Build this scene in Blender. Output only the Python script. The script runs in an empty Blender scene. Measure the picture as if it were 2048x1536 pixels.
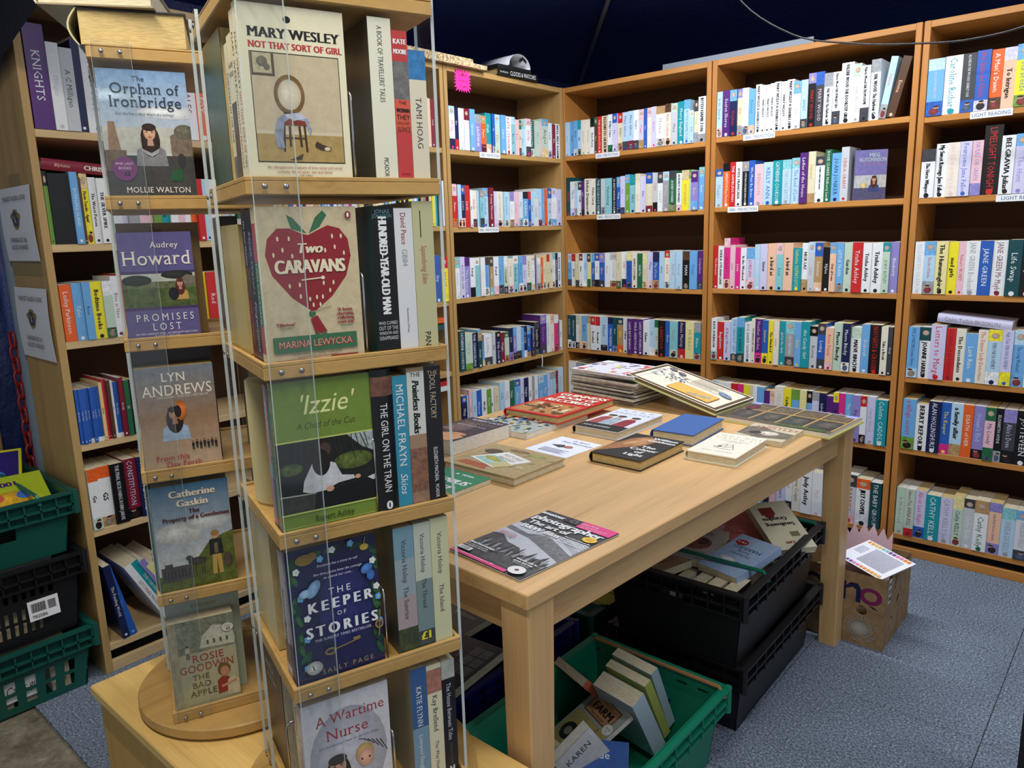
import bpy, math, random
from mathutils import Matrix, Vector
random.seed(7)
PI = math.pi
scene = bpy.context.scene
COL = scene.collection

# ------------------------------------------------------------------ camera, world, lights, exposure
F_PX, YAW, PITCH, ROLL = 1500.7, 0.7223, 0.1979, -0.0289
CAM = Vector((2.3496, -3.1061, 1.301))
fw = Vector((-math.sin(YAW) * math.cos(PITCH), math.cos(YAW) * math.cos(PITCH), -math.sin(PITCH)))
rt = Vector((math.cos(YAW), math.sin(YAW), 0)); up = rt.cross(fw)
rt2 = rt * math.cos(ROLL) + up * math.sin(ROLL); up2 = up * math.cos(ROLL) - rt * math.sin(ROLL)
cd = bpy.data.cameras.new('camera'); cam = bpy.data.objects.new('camera', cd); COL.objects.link(cam)
m = Matrix((rt2, up2, -fw)).transposed().to_4x4(); m.translation = CAM; cam.matrix_world = m
cd.sensor_fit = 'HORIZONTAL'; cd.sensor_width = 36.0; cd.lens = 36.0 * F_PX / 2048.0; cd.clip_start = 0.02
scene.camera = cam
vs = scene.view_settings
vs.view_transform = 'Standard'; vs.look = 'None'; vs.gamma = 1.0; vs.use_curve_mapping = False
vs.exposure = 0.35
w = bpy.data.worlds.new('world'); scene.world = w; w.use_nodes = True
w.node_tree.nodes['Background'].inputs[0].default_value = (0.80, 0.88, 1.0, 1)
w.node_tree.nodes['Background'].inputs[1].default_value = 0.34
def area(name, loc, sx, sy, energy, col):
    l = bpy.data.lights.new(name, 'AREA'); l.shape = 'RECTANGLE'; l.size = sx; l.size_y = sy; l.energy = energy; l.color = col
    o = bpy.data.objects.new(name, l); COL.objects.link(o); o.location = loc; return o
TUBES = (((1.15, -0.66, 2.262), 1.75), ((1.75, -2.95, 2.362), 1.45), ((3.1, -1.75, 2.55), 1.45))  # last tube is an added, unseen fill light above the open floor
LAMPS = ((25, 18, (0.94, 0.97, 1.0)), (22, 8, (1.0, 0.93, 0.80)), (15, 12, (0.96, 0.98, 1.0)))
for k_, ((x_, y_, z_), L_) in enumerate(TUBES):
    area('tube_light', (x_, y_, z_), L_ - .05, .035, LAMPS[k_][0], LAMPS[k_][2])
    o_ = area('tube_spill', (x_, y_, z_ + .10), L_ - .05, .05, LAMPS[k_][1], LAMPS[k_][2]); o_.rotation_euler = (math.pi, 0, 0)

# ------------------------------------------------------------------ helpers
def lin(c):
    return tuple(((x / 12.92) if x <= 0.04045 else ((x + 0.055) / 1.055) ** 2.4) for x in c)
PAL = {'W': (.90, .91, .91), 'w': (.84, .85, .86), 'C': (.86, .82, .68), 'I': (.90, .87, .80), 'S': (.42, .66, .86), 's': (.70, .82, .90),
       'B': (.16, .36, .70), 'N': (.10, .13, .30), 'L': (.55, .52, .76), 'l': (.80, .79, .90), 'P': (.33, .15, .45), 'K': (.07, .07, .08),
       'R': (.78, .15, .15), 'r': (.50, .10, .18), 'O': (.90, .38, .14), 'Y': (.93, .87, .18), 'y': (.90, .86, .60), 'G': (.14, .40, .26),
       'g': (.74, .82, .74), 'T': (.10, .58, .62), 't': (.52, .76, .78), 'Q': (.08, .28, .30), 'M': (.86, .18, .52), 'm': (.90, .74, .77),
       'H': (.60, .61, .62), 'h': (.76, .78, .79), 'D': (.24, .25, .27), 'A': (.70, .56, .38), 'a': (.33, .22, .15), 'U': (.42, .60, .24),
       'E': (.92, .74, .62), 'k': (.10, .10, .11), 'c': (.80, .74, .56), 'e': (.88, .78, .55)}
CNAME = {'W': 'white', 'w': 'off-white', 'C': 'cream', 'I': 'ivory', 'S': 'sky-blue', 's': 'pale-blue', 'B': 'blue', 'N': 'navy', 'L': 'lilac',
         'l': 'pale-lilac', 'P': 'purple', 'K': 'black', 'R': 'red', 'r': 'maroon', 'O': 'orange', 'Y': 'yellow', 'y': 'pale-yellow', 'G': 'green',
         'g': 'pale-green', 'T': 'teal', 't': 'pale-turquoise', 'Q': 'dark-teal', 'M': 'magenta', 'm': 'pale-pink', 'H': 'grey', 'h': 'pale-grey',
         'D': 'dark-grey', 'A': 'tan', 'a': 'brown', 'U': 'grass-green', 'E': 'peach', 'k': 'black', 'c': 'beige', 'e': 'straw'}
def C_(c, mot=0.0):
    """colour key, or an sRGB tuple -> linear rgb + mottle strength"""
    if isinstance(c, str): c = PAL[c]
    return lin(c[:3]) + ((c[3] if len(c) > 3 else mot),)

class MB:
    def __init__(s): s.v = []; s.f = []; s.c = []
    def add(s, vs_, fs_, col=(1, 1, 1, 0)):
        b = len(s.v); s.v += [tuple(p) for p in vs_]
        for f in fs_: s.f.append(tuple(i + b for i in f)); s.c.append(col)
    def box(s, x0, x1, y0, y1, z0, z1, col=(1, 1, 1, 0), skip=''):
        V = [(x0, y0, z0), (x1, y0, z0), (x1, y1, z0), (x0, y1, z0), (x0, y0, z1), (x1, y0, z1), (x1, y1, z1), (x0, y1, z1)]
        Fs = {'b': (0, 3, 2, 1), 't': (4, 5, 6, 7), 'f': (0, 1, 5, 4), 'r': (1, 2, 6, 5), 'k': (2, 3, 7, 6), 'l': (3, 0, 4, 7)}
        s.add(V, [f for k, f in Fs.items() if k not in skip], col)
    def cbox(s, x0, x1, y0, y1, z0, z1, c=0.0015, col=(1, 1, 1, 0)):
        """box with chamfered edges"""
        X, Y, Z = (x0, x1), (y0, y1), (z0, z1); V = []; idx = {}
        for i in (0, 1):
            for j in (0, 1):
                for k in (0, 1):
                    sx, sy, sz = (1 - 2 * i) * c, (1 - 2 * j) * c, (1 - 2 * k) * c
                    for a, p in (('x', (X[i], Y[j] + sy, Z[k] + sz)), ('y', (X[i] + sx, Y[j], Z[k] + sz)), ('z', (X[i] + sx, Y[j] + sy, Z[k]))):
                        idx[(a, i, j, k)] = len(V); V.append(p)
        g = lambda a, i, j, k: idx[(a, i, j, k)]
        Fs = []
        for i in (0, 1):
            q = [g('x', i, 0, 0), g('x', i, 0, 1), g('x', i, 1, 1), g('x', i, 1, 0)]; Fs.append(q if i == 0 else q[::-1])
            q = [g('y', 0, i, 0), g('y', 1, i, 0), g('y', 1, i, 1), g('y', 0, i, 1)]; Fs.append(q if i == 0 else q[::-1])
            q = [g('z', 0, 0, i), g('z', 0, 1, i), g('z', 1, 1, i), g('z', 1, 0, i)]; Fs.append(q if i == 0 else q[::-1])
            for j in (0, 1):
                Fs.append([g('x', i, j, 0), g('x', i, j, 1), g('y', i, j, 1), g('y', i, j, 0)])
                Fs.append([g('x', i, 0, j), g('x', i, 1, j), g('z', i, 1, j), g('z', i, 0, j)])
                Fs.append([g('y', 0, i, j), g('y', 1, i, j), g('z', 1, i, j), g('z', 0, i, j)])
                for k in (0, 1): Fs.append([g('x', i, j, k), g('y', i, j, k), g('z', i, j, k)])
        s.add(V, Fs, col)
    def tube(s, pts, r, n=8, col=(1, 1, 1, 0), caps=True, closed=False):
        pts = [Vector(p) for p in pts]; rings = []
        N = len(pts); prev = None
        for i, p in enumerate(pts):
            if closed: t = (pts[(i + 1) % N] - pts[i - 1])
            else: t = (pts[min(i + 1, N - 1)] - pts[max(i - 1, 0)])
            t.normalize()
            a = prev if prev is not None else (Vector((0, 0, 1)) if abs(t.z) < .9 else Vector((1, 0, 0)))
            u_ = (a - t * a.dot(t)).normalized(); prev = u_; v_ = t.cross(u_)
            rr = r[i] if isinstance(r, (list, tuple)) else r
            rings.append([p + (u_ * math.cos(2 * PI * k / n) + v_ * math.sin(2 * PI * k / n)) * rr for k in range(n)])
        V = [q for R in rings for q in R]; Fs = []
        for i in range(N if closed else N - 1):
            j = (i + 1) % N
            for k in range(n): Fs.append((i * n + k, i * n + (k + 1) % n, j * n + (k + 1) % n, j * n + k))
        if caps and not closed: Fs += [tuple(range(n))[::-1], tuple((N - 1) * n + k for k in range(n))]
        s.add(V, Fs, col)
    def lathe(s, prof, n=48, col=(1, 1, 1, 0), cx=0, cy=0):
        V = []; Fs = []
        for (r, z) in prof:
            for k in range(n): V.append((cx + r * math.cos(2 * PI * k / n), cy + r * math.sin(2 * PI * k / n), z))
        for i in range(len(prof) - 1):
            for k in range(n): Fs.append((i * n + k, i * n + (k + 1) % n, (i + 1) * n + (k + 1) % n, (i + 1) * n + k))
        Fs += [tuple(range(n))[::-1], tuple((len(prof) - 1) * n + k for k in range(n))]
        s.add(V, Fs, col)
    def xf(s, M, start=0):
        for i in range(start, len(s.v)): s.v[i] = tuple(M @ Vector(s.v[i]))
    def mesh(s, name):
        me = bpy.data.meshes.new(name); me.from_pydata(s.v, [], s.f)
        ca = me.color_attributes.new('Col', 'FLOAT_COLOR', 'CORNER'); buf = []
        for f, c in zip(s.f, s.c): buf += [q for cc in c for q in cc] if isinstance(c, list) else list(c) * len(f)
        ca.data.foreach_set('color', buf); me.update(); return me
    def build(s, name, mat, parent=None, M=None, smooth=False):
        me = s.mesh(name); me.materials.append(mat)
        if smooth: me.polygons.foreach_set('use_smooth', [True] * len(me.polygons))
        return link(name, me, parent, M)
def link(name, me, parent=None, M=None):
    o = bpy.data.objects.new(name, me); COL.objects.link(o)
    if parent is not None: o.parent = parent
    if M is not None: o.matrix_local = M
    return o
def empty(name, M=None):
    o = bpy.data.objects.new(name, None); COL.objects.link(o); o.empty_display_size = 0.05
    if M is not None: o.matrix_local = M
    return o
def tag(o, label=None, cat=None, group=None, kind=None):
    if label: o['label'] = label
    if cat: o['category'] = cat
    if group: o['group'] = group
    if kind: o['kind'] = kind
    return o
def T(x, y, z): return Matrix.Translation((x, y, z))
def RZ(a): return Matrix.Rotation(math.radians(a), 4, 'Z')
def RX(a): return Matrix.Rotation(math.radians(a), 4, 'X')
def RY(a): return Matrix.Rotation(math.radians(a), 4, 'Y')

# ------------------------------------------------------------------ materials
def newmat(name):
    mt = bpy.data.materials.new(name); mt.use_nodes = True; nt = mt.node_tree
    return mt, nt, nt.nodes['Principled BSDF']
def node(nt, typ, **k):
    n = nt.nodes.new(typ)
    for a, b in k.items():
        if a.startswith('i_'):
            key = a[2:]; n.inputs[int(key) if key.isdigit() else key].default_value = b
        else: setattr(n, a, b)
    return n
def ramp(nt, fac, stops):
    r = nt.nodes.new('ShaderNodeValToRGB'); e = r.color_ramp.elements
    while len(e) < len(stops): e.new(0.5)
    for el, (p, c) in zip(e, stops): el.position = p; el.color = tuple(c) + (1,)
    nt.links.new(fac, r.inputs[0]); return r.outputs[0]
def coords(nt, kind='Object', scale=(1, 1, 1)):
    if kind == 'World': src = node(nt, 'ShaderNodeNewGeometry').outputs['Position']
    else: src = node(nt, 'ShaderNodeTexCoord').outputs[kind]
    mp = node(nt, 'ShaderNodeMapping'); mp.inputs['Scale'].default_value = scale; nt.links.new(src, mp.inputs[0]); return mp.outputs[0]
def noise(nt, vec, scale, detail=3, rough=.5):
    n = node(nt, 'ShaderNodeTexNoise'); n.inputs['Scale'].default_value = scale; n.inputs['Detail'].default_value = detail
    n.inputs['Roughness'].default_value = rough; nt.links.new(vec, n.inputs['Vector']); return n.outputs['Fac']
def bump(nt, b, h, strength, dist=0.002):
    n = node(nt, 'ShaderNodeBump'); n.inputs['Strength'].default_value = strength; n.inputs['Distance'].default_value = dist
    nt.links.new(h, n.inputs['Height']); nt.links.new(n.outputs[0], b.inputs['Normal'])
def plain(name, c, rough=.5, metal=0, spec=.5, bumps=None):
    mt, nt, b = newmat(name); b.inputs['Base Color'].default_value = lin(c) + (1,)
    b.inputs['Roughness'].default_value = rough; b.inputs['Metallic'].default_value = metal; b.inputs['Specular IOR Level'].default_value = spec
    if bumps: bump(nt, b, noise(nt, coords(nt), bumps[0], 4), bumps[1], bumps[2])
    return mt
def wood(name, c1, c2, axis, rough=.45, scale=1.0):
    """grain along axis: wide soft figure plus fine streaks"""
    mt, nt, b = newmat(name)
    st = {'x': (1.2, 22, 22), 'y': (22, 1.2, 22), 'z': (22, 22, 1.2)}[axis]
    v = coords(nt, 'World', tuple(a * scale for a in st)); n1 = noise(nt, v, 1.0, 4, .6)
    st2 = {'x': (6, 220, 220), 'y': (220, 6, 220), 'z': (220, 220, 6)}[axis]
    n2 = noise(nt, coords(nt, 'World', tuple(a * scale for a in st2)), 1.0, 2, .5)
    mx = node(nt, 'ShaderNodeMath', operation='MULTIPLY_ADD'); nt.links.new(n2, mx.inputs[0]); mx.inputs[1].default_value = .45; nt.links.new(n1, mx.inputs[2])
    col = ramp(nt, mx.outputs[0], [(.38, lin(c2)), (.62, lin(c1)), (.92, lin(tuple(min(1, x * 1.08) for x in c1)))])
    nt.links.new(col, b.inputs['Base Color']); b.inputs['Roughness'].default_value = rough; b.inputs['Specular IOR Level'].default_value = .35
    bump(nt, b, n2, .10, .0006); return mt
def printmat(name, rough=.32, spec=.5):
    mt, nt, b = newmat(name)
    at = node(nt, 'ShaderNodeAttribute', attribute_name='Col')
    n = noise(nt, coords(nt, 'Object'), 80, 8, .78)
    r = node(nt, 'ShaderNodeMapRange'); r.inputs[1].default_value = .33; r.inputs[2].default_value = .67; r.inputs[3].default_value = -1; r.inputs[4].default_value = 1
    nt.links.new(n, r.inputs[0])
    mu = node(nt, 'ShaderNodeMath', operation='MULTIPLY_ADD'); nt.links.new(r.outputs[0], mu.inputs[0]); nt.links.new(at.outputs['Alpha'], mu.inputs[1]); mu.inputs[2].default_value = 1.0
    sc = node(nt, 'ShaderNodeVectorMath', operation='SCALE'); nt.links.new(at.outputs['Color'], sc.inputs[0]); nt.links.new(mu.outputs[0], sc.inputs['Scale'])
    nt.links.new(sc.outputs[0], b.inputs['Base Color']); b.inputs['Roughness'].default_value = rough; b.inputs['Specular IOR Level'].default_value = spec
    return mt
PRINT = printmat('printed_card')
MATTE = printmat('printed_matte', .65, .25)
def pages(name, c):
    mt, nt, b = newmat(name); v = coords(nt, 'Object', (60, 900, 60)); n = noise(nt, v, 1.0, 2)
    nt.links.new(ramp(nt, n, [(.3, lin(tuple(x * .82 for x in c))), (.7, lin(c))]), b.inputs['Base Color'])
    b.inputs['Roughness'].default_value = .85; b.inputs['Specular IOR Level'].default_value = .1; return mt
PAGE = pages('page_edges', (.90, .85, .72)); PAGEW = pages('white_page_edges', (.93, .92, .88)); PAGEY = pages('yellowed_page_edges', (.85, .75, .52))
BEV, BEH = wood('beech_upright', (.70, .47, .23), (.60, .38, .16), 'z'), wood('beech_shelf', (.72, .49, .24), (.62, .40, .17), 'x')
OKV, OKH = wood('oak_upright', (.68, .54, .33), (.56, .43, .24), 'z'), wood('oak_shelf', (.70, .55, .33), (.58, .44, .25), 'y')
PAV, PAH = wood('pale_oak_upright', (.68, .56, .36), (.58, .46, .27), 'z'), wood('pale_oak_shelf', (.78, .67, .49), (.67, .56, .39), 'y')
TBX, TBY, TBZ = [wood('table_oak_' + a, (.79, .64, .44), (.68, .52, .33), a, .38) for a in 'xyz']
SPX, SPZ = wood('rack_beech', (.70, .56, .33), (.59, .45, .24), 'y', .42), wood('cabinet_beech', (.74, .58, .31), (.64, .48, .23), 'z', .42)
SPT = wood('cabinet_top_beech', (.84, .70, .42), (.72, .57, .31), 'x', .35)
BACKP = plain('hardboard_back', (.30, .19, .10), .8)
CHROME = plain('chrome_wire', (.80, .80, .80), .18, 1.0)
STEEL = plain('screw_steel', (.62, .63, .64), .35, 1.0)
DARKGAP = plain('dark_recess', (.10, .07, .05), .9)
def acrylic(name, edge):
    mt = bpy.data.materials.new(name); mt.use_nodes = True; nt = mt.node_tree; nt.nodes.clear()
    out = nt.nodes.new('ShaderNodeOutputMaterial')
    tr = nt.nodes.new('ShaderNodeBsdfTransparent'); gl = nt.nodes.new('ShaderNodeBsdfGlossy'); gl.inputs['Roughness'].default_value = .06
    mx = nt.nodes.new('ShaderNodeMixShader'); mx.inputs[0].default_value = .045; nt.links.new(tr.outputs[0], mx.inputs[1]); nt.links.new(gl.outputs[0], mx.inputs[2])
    tr.inputs[0].default_value = (.97, .98, .98, 1)
    if edge:
        df = nt.nodes.new('ShaderNodeBsdfDiffuse'); df.inputs[0].default_value = lin((.86, .90, .90)) + (1,)
        m2 = nt.nodes.new('ShaderNodeMixShader'); m2.inputs[0].default_value = .55
        nt.links.new(mx.outputs[0], m2.inputs[1]); nt.links.new(df.outputs[0], m2.inputs[2]); nt.links.new(m2.outputs[0], out.inputs[0])
    else: nt.links.new(mx.outputs[0], out.inputs[0])
    return mt
ACRY, ACRE = acrylic('clear_acrylic', False), acrylic('polished_acrylic_edge', True)

# ------------------------------------------------------------------ lettering: glyph outlines of the built-in font, laid out as flat polygons
GLY = {}
def load_glyphs(res):
    chars = "ABCDEFGHIJKLMNOPQRSTUVWXYZabcdefghijklmnopqrstuvwxyz0123456789&'.,-?!:;/()*+" + '\u00a3'
    tmp = []
    def mk(s):
        c = bpy.data.curves.new('glyph', 'FONT'); c.body = s; c.size = 1; c.resolution_u = res; c.fill_mode = 'FRONT'
        o = bpy.data.objects.new('glyph', c); COL.objects.link(o); tmp.append(o); return o
    one = {c: mk(c) for c in chars}; two = {c: mk(c + c) for c in chars}; sp = (mk('a a'), mk('aa'))
    dg = bpy.context.evaluated_depsgraph_get()
    def ms(o):
        me = bpy.data.meshes.new_from_object(o.evaluated_get(dg)); V = [(p.co.x, p.co.y) for p in me.vertices]; Fs = [tuple(p.vertices) for p in me.polygons]
        bpy.data.meshes.remove(me); return V, Fs
    wd = lambda V: max(p[0] for p in V)
    for c in chars:
        V, Fs = ms(one[c]); V2, _ = ms(two[c]); adv = wd(V2) - wd(V)
        GLY[(c, res, 0)] = (V, Fs, adv)
        # a serifed cut of the same letter: slabs at the ends of upright stems
        SV, SF = list(V), list(Fs)
        if c.isalpha():
            cnt = {}
            for f in Fs:
                for i in range(len(f)):
                    k = tuple(sorted((f[i], f[(i + 1) % len(f)]))); cnt[k] = cnt.get(k, 0) + 1
            ys = [p[1] for p in V]; top, bot = max(ys), min(ys)
            for (a, b), n in cnt.items():
                if n != 1: continue
                (x0, y0), (x1, y1) = V[a], V[b]
                if abs(y0 - y1) < .004 and .03 < abs(x0 - x1) < .22 and (abs(y0) < .01 or abs(y0 - bot) < .01 or abs(y0 - top) < .01 or abs(y0 - .52) < .03):
                    xa, xb = min(x0, x1) - .055, max(x0, x1) + .055; inner = 1 if abs(y0 - top) > .02 and y0 < .3 else -1
                    k = len(SV); SV += [(xa, y0), (xb, y0), (xb, y0 + inner * .035), (xa, y0 + inner * .035)]; SF.append((k, k + 1, k + 2, k + 3))
        GLY[(c, res, 1)] = (SV, SF, adv + (.03 if c.isalpha() else 0))
    a, b = ms(sp[0])[0], ms(sp[1])[0]; GLY[(' ', res, 0)] = GLY[(' ', res, 1)] = ([], [], wd(a) - wd(b))
    for o in tmp:
        c = o.data; bpy.data.objects.remove(o); bpy.data.curves.remove(c)
load_glyphs(1); load_glyphs(3)
def typeset(s, res=1, serif=0, track=0.0, shear=0.0):
    x = 0; V = []; Fs = []
    for ch in s:
        g = GLY.get((ch, res, serif))
        if g is None: continue
        b = len(V); V += [(p[0] + x + p[1] * shear, p[1]) for p in g[0]]; Fs += [tuple(i + b for i in f) for f in g[1]]; x += g[2] + track
    return V, Fs, max(x - track, .01)

class Art:
    """flat print on a plane: unit square (0..1, 0..1) maps to W x H; every call lies a hair above the last"""
    def __init__(s, O, ex, ey, W, H, lift=.00025, step=.00004):
        s.O, s.ex, s.ey, s.W, s.H = Vector(O), Vector(ex), Vector(ey), W, H; s.n = s.ex.cross(s.ey); s.l = lift; s.step = step; s.m = MB(); s.t = MB()
    def _put(s, mb, pts, fs, col):
        s.l += s.step
        mb.add([s.O + s.ex * (x * s.W) + s.ey * (y * s.H) + s.n * s.l for x, y in pts], fs, C_(col)); return s
    def poly(s, pts, col): pts = [(min(1, max(0, x)), min(1, max(0, y))) for x, y in pts]; return s._put(s.m, pts, [tuple(range(len(pts)))], col)
    def grad(s, x0, y0, x1, y1, lo, hi):
        s.l += s.step; P = [s.O + s.ex * (x * s.W) + s.ey * (y * s.H) + s.n * s.l for x, y in ((x0, y0), (x1, y0), (x1, y1), (x0, y1))]
        a, b = C_(lo), C_(hi); s.m.add(P, [(0, 1, 2, 3)], [a, a, b, b]); return s
    def rect(s, x0, y0, x1, y1, col): return s.poly([(x0, y0), (x1, y0), (x1, y1), (x0, y1)], col)
    def ell(s, cx, cy, rx, ry, col, n=22, a0=0, a1=360, rot=0):
        R = math.radians(rot); k = s.W / s.H; pts = []
        for i in range(n):
            a = math.radians(a0 + (a1 - a0) * i / (n if a1 - a0 >= 360 else n - 1)); x, y = rx * math.cos(a), ry * math.sin(a)
            pts.append((cx + x * math.cos(R) - y * math.sin(R) / k, cy + x * k * math.sin(R) + y * math.cos(R)))
        pts = [(min(1, max(0, p[0])), min(1, max(0, p[1]))) for p in pts]
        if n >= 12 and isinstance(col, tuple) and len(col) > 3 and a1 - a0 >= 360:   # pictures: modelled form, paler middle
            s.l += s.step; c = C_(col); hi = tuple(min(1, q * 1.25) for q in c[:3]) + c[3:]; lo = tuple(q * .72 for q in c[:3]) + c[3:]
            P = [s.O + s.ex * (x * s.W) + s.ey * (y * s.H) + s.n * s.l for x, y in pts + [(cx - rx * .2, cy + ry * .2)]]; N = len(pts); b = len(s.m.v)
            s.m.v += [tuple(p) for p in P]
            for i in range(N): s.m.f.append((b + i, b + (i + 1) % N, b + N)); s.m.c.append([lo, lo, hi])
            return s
        return s.poly(pts, col)
    def line(s, x0, y0, x1, y1, wd, col):
        dx, dy = (x1 - x0) * s.W, (y1 - y0) * s.H; L = math.hypot(dx, dy) or 1; nx, ny = -dy / L * wd / 2, dx / L * wd / 2
        return s.poly([(x0 + nx, y0 + ny * s.W / s.H), (x0 - nx, y0 - ny * s.W / s.H), (x1 - nx, y1 - ny * s.W / s.H), (x1 + nx, y1 + ny * s.W / s.H)], col)
    def text(s, t, x, y, size, col, al='c', st='', maxw=.92, rot=0, res=3):
        """size = cap height as a share of H; st: s serif, i italic, w widely spaced, b bold"""
        V, Fs, wd = typeset(t, res, 1 if 's' in st else 0, .25 if 'w' in st else (-.03 if 'n' in st else 0), .25 if 'i' in st else 0)
        k = size * s.H / .72; kx = k
        lim = maxw * (s.W if rot == 0 else s.H)
        if wd * kx > lim: kx = lim / wd
        if kx < k * .62: k = kx / .62
        off = {'c': -wd / 2, 'l': 0, 'r': -wd}[al]; R = math.radians(rot); cs, sn = math.cos(R), math.sin(R)
        def mp(dx):
            P = []
            for (a, b) in V:
                u_, v_ = (a + off) * kx + dx, (b - .36) * k
                P.append((x + (u_ * cs - v_ * sn) / s.W, y + (u_ * sn + v_ * cs) / s.H))
            return P
        s._put(s.t, mp(0), Fs, col)
        if 'b' in st: s._put(s.t, mp(k * .05), Fs, col); s._put(s.t, mp(-k * .05), Fs, col)
        return s
    def build(s, parent, mat=PRINT, names=('cover_print', 'lettering')):
        if s.m.v: s.m.build(names[0], mat, parent)
        if s.t.v: s.t.build(names[1], mat, parent)

# ------------------------------------------------------------------ the setting: carpet tiles, concrete, tent walls and roof
def carpet():
    mt, nt, b = newmat('flecked_carpet'); v = coords(nt, 'World', (1, 1, 1))
    n1 = noise(nt, v, 170, 2, .6); n2 = noise(nt, v, 380, 2, .7); n3 = noise(nt, v, 4, 2)
    c1 = ramp(nt, n1, [(.36, lin((.36, .40, .46))), (.50, lin((.50, .55, .62))), (.62, lin((.61, .66, .71))), (.76, lin((.85, .87, .88)))])
    c2 = ramp(nt, n2, [(.30, (.45, .45, .47)), (.62, (1.05, 1.05, 1.05)), (.80, (1.7, 1.7, 1.65))])
    mx = node(nt, 'ShaderNodeMix', data_type='RGBA', blend_type='MULTIPLY'); mx.inputs[0].default_value = 1
    nt.links.new(c1, mx.inputs[6]); nt.links.new(c2, mx.inputs[7])
    c3 = ramp(nt, n3, [(.3, (.86, .86, .86)), (.7, (1.06, 1.06, 1.06))])
    m2 = node(nt, 'ShaderNodeMix', data_type='RGBA', blend_type='MULTIPLY'); m2.inputs[0].default_value = 1
    nt.links.new(mx.outputs[2], m2.inputs[6]); nt.links.new(c3, m2.inputs[7]); nt.links.new(m2.outputs[2], b.inputs['Base Color'])
    b.inputs['Roughness'].default_value = .95; b.inputs['Specular IOR Level'].default_value = .1; bump(nt, b, n2, .8, .003); return mt
def concrete():
    mt, nt, b = newmat('worn_concrete'); v = coords(nt, 'World', (1, 1, 1))
    n1 = noise(nt, v, 9, 6, .65); n2 = noise(nt, v, 60, 4, .7)
    mu = node(nt, 'ShaderNodeMath', operation='MULTIPLY_ADD'); nt.links.new(n2, mu.inputs[0]); mu.inputs[1].default_value = .5; nt.links.new(n1, mu.inputs[2])
    nt.links.new(ramp(nt, mu.outputs[0], [(.45, lin((.26, .23, .19))), (.7, lin((.45, .41, .34))), (.9, lin((.58, .55, .47))), (1.0, lin((.80, .78, .70)))]), b.inputs['Base Color'])
    b.inputs['Roughness'].default_value = .7; bump(nt, b, mu.outputs[0], .5, .01); return mt
def tarp(name, c, rough, sc=3.0):
    mt, nt, b = newmat(name); v = coords(nt, 'World', (1, 1, 1))
    b.inputs['Base Color'].default_value = lin(c) + (1,); b.inputs['Roughness'].default_value = rough; b.inputs['Specular IOR Level'].default_value = .55
    n1 = noise(nt, v, sc, 7, .62); n2 = noise(nt, coords(nt, 'World', (1, 3, 1)), 14, 6, .7)
    mu = node(nt, 'ShaderNodeMath', operation='MULTIPLY_ADD'); nt.links.new(n2, mu.inputs[0]); mu.inputs[1].default_value = .35; nt.links.new(n1, mu.inputs[2])
    bump(nt, b, mu.outputs[0], .55, .05); return mt
CARPET, CONC = carpet(), concrete()
TARP = tarp('navy_tarpaulin', (.15, .22, .44), .34); TARPD = tarp('black_tarpaulin', (.10, .10, .12), .6)
mb = MB(); mb.box(-.65, 4.6, -4.6, .99, -.06, -.008); fl = mb.build('floor', CONC); tag(fl, 'worn brown concrete under the carpet tiles', kind='structure')
mb = MB(); mb.cbox(.0008, .4992, .0008, .4992, 0, .008, .001); tile = mb.mesh('carpet_tile'); tile.materials.append(CARPET)
for i in range(-1, 9):
    for j in range(-5, 2):
        x, y = i * .5 + .11, j * .5 - .07
        if y < -2.58 and x < .4: continue
        if x > 3.6 or y > .3: continue
        link('carpet_tile', tile, fl, T(x, y, -.008))
for j in (-6, -7):
    for i in range(0, 8): link('carpet_tile', tile, fl, T(i * .5 + .61, j * .5 - .07, -.008))
def sheet(name, P00, P10, P11, P01, n, amp, mat, kind='structure', label=None):
    P = [Vector(p) for p in (P00, P10, P11, P01)]; nn = (P[1] - P[0]).cross(P[3] - P[0]).normalized(); mb = MB(); V = []; Fs = []
    ph = [random.uniform(0, 6) for _ in range(6)]
    for i in range(n + 1):
        for j in range(n + 1):
            a, b = i / n, j / n; p = (P[0] * (1 - a) + P[1] * a) * (1 - b) + (P[3] * (1 - a) + P[2] * a) * b
            e = amp * (math.sin(9 * a + 5 * b + ph[0]) * .5 + math.sin(17 * b - 4 * a + ph[1]) * .3 + math.sin(31 * a + 23 * b + ph[2]) * .2) * min(1, 8 * a, 8 * (1 - a), 8 * b, 8 * (1 - b))
            V.append(p + nn * e)
    for i in range(n):
        for j in range(n): k = i * (n + 1) + j; Fs.append((k, k + 1, k + n + 2, k + n + 1))
    mb.add(V, Fs); o = mb.build(name, mat, smooth=True); tag(o, label, kind=kind); return o
ZE, XE, YE, ZA, XA, YA = 2.198, -.60, .9456, 2.947, 1.60, -1.2544
sheet('wall_back', (XE, YE, 0), (4.6, YE, 0), (4.6, YE, ZE), (XE, YE, ZE), 40, .012, TARP, label='navy tarpaulin wall behind the bookcases')
sheet('wall_left', (XE, -4.6, 0), (XE, YE, 0), (XE, YE, ZE), (XE, -4.6, ZE), 40, .012, TARP, label='navy tarpaulin wall behind the long bookcase run')
mb = MB(); roofs = [((XE, YE, ZE), (4.6, YE, ZE), (4.6, YA, ZA), (XA, YA, ZA)), ((XE, -4.6, ZE), (XE, YE, ZE), (XA, YA, ZA), (XA, -4.6, ZA)), ((XA, -4.6, ZA), (XA, YA, ZA), (4.6, YA, ZA), (4.6, -4.6, ZA))]
for k, r in enumerate(roofs):
    sheet('ceiling' if k == 0 else 'ceiling_panel', r[0], r[1], r[2], r[3], 48, .022, TARP, label='glossy navy tarpaulin tent roof panel %s' % ('over the back bookcases', 'over the long bookcase run', 'over the open floor')[k])
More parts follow.
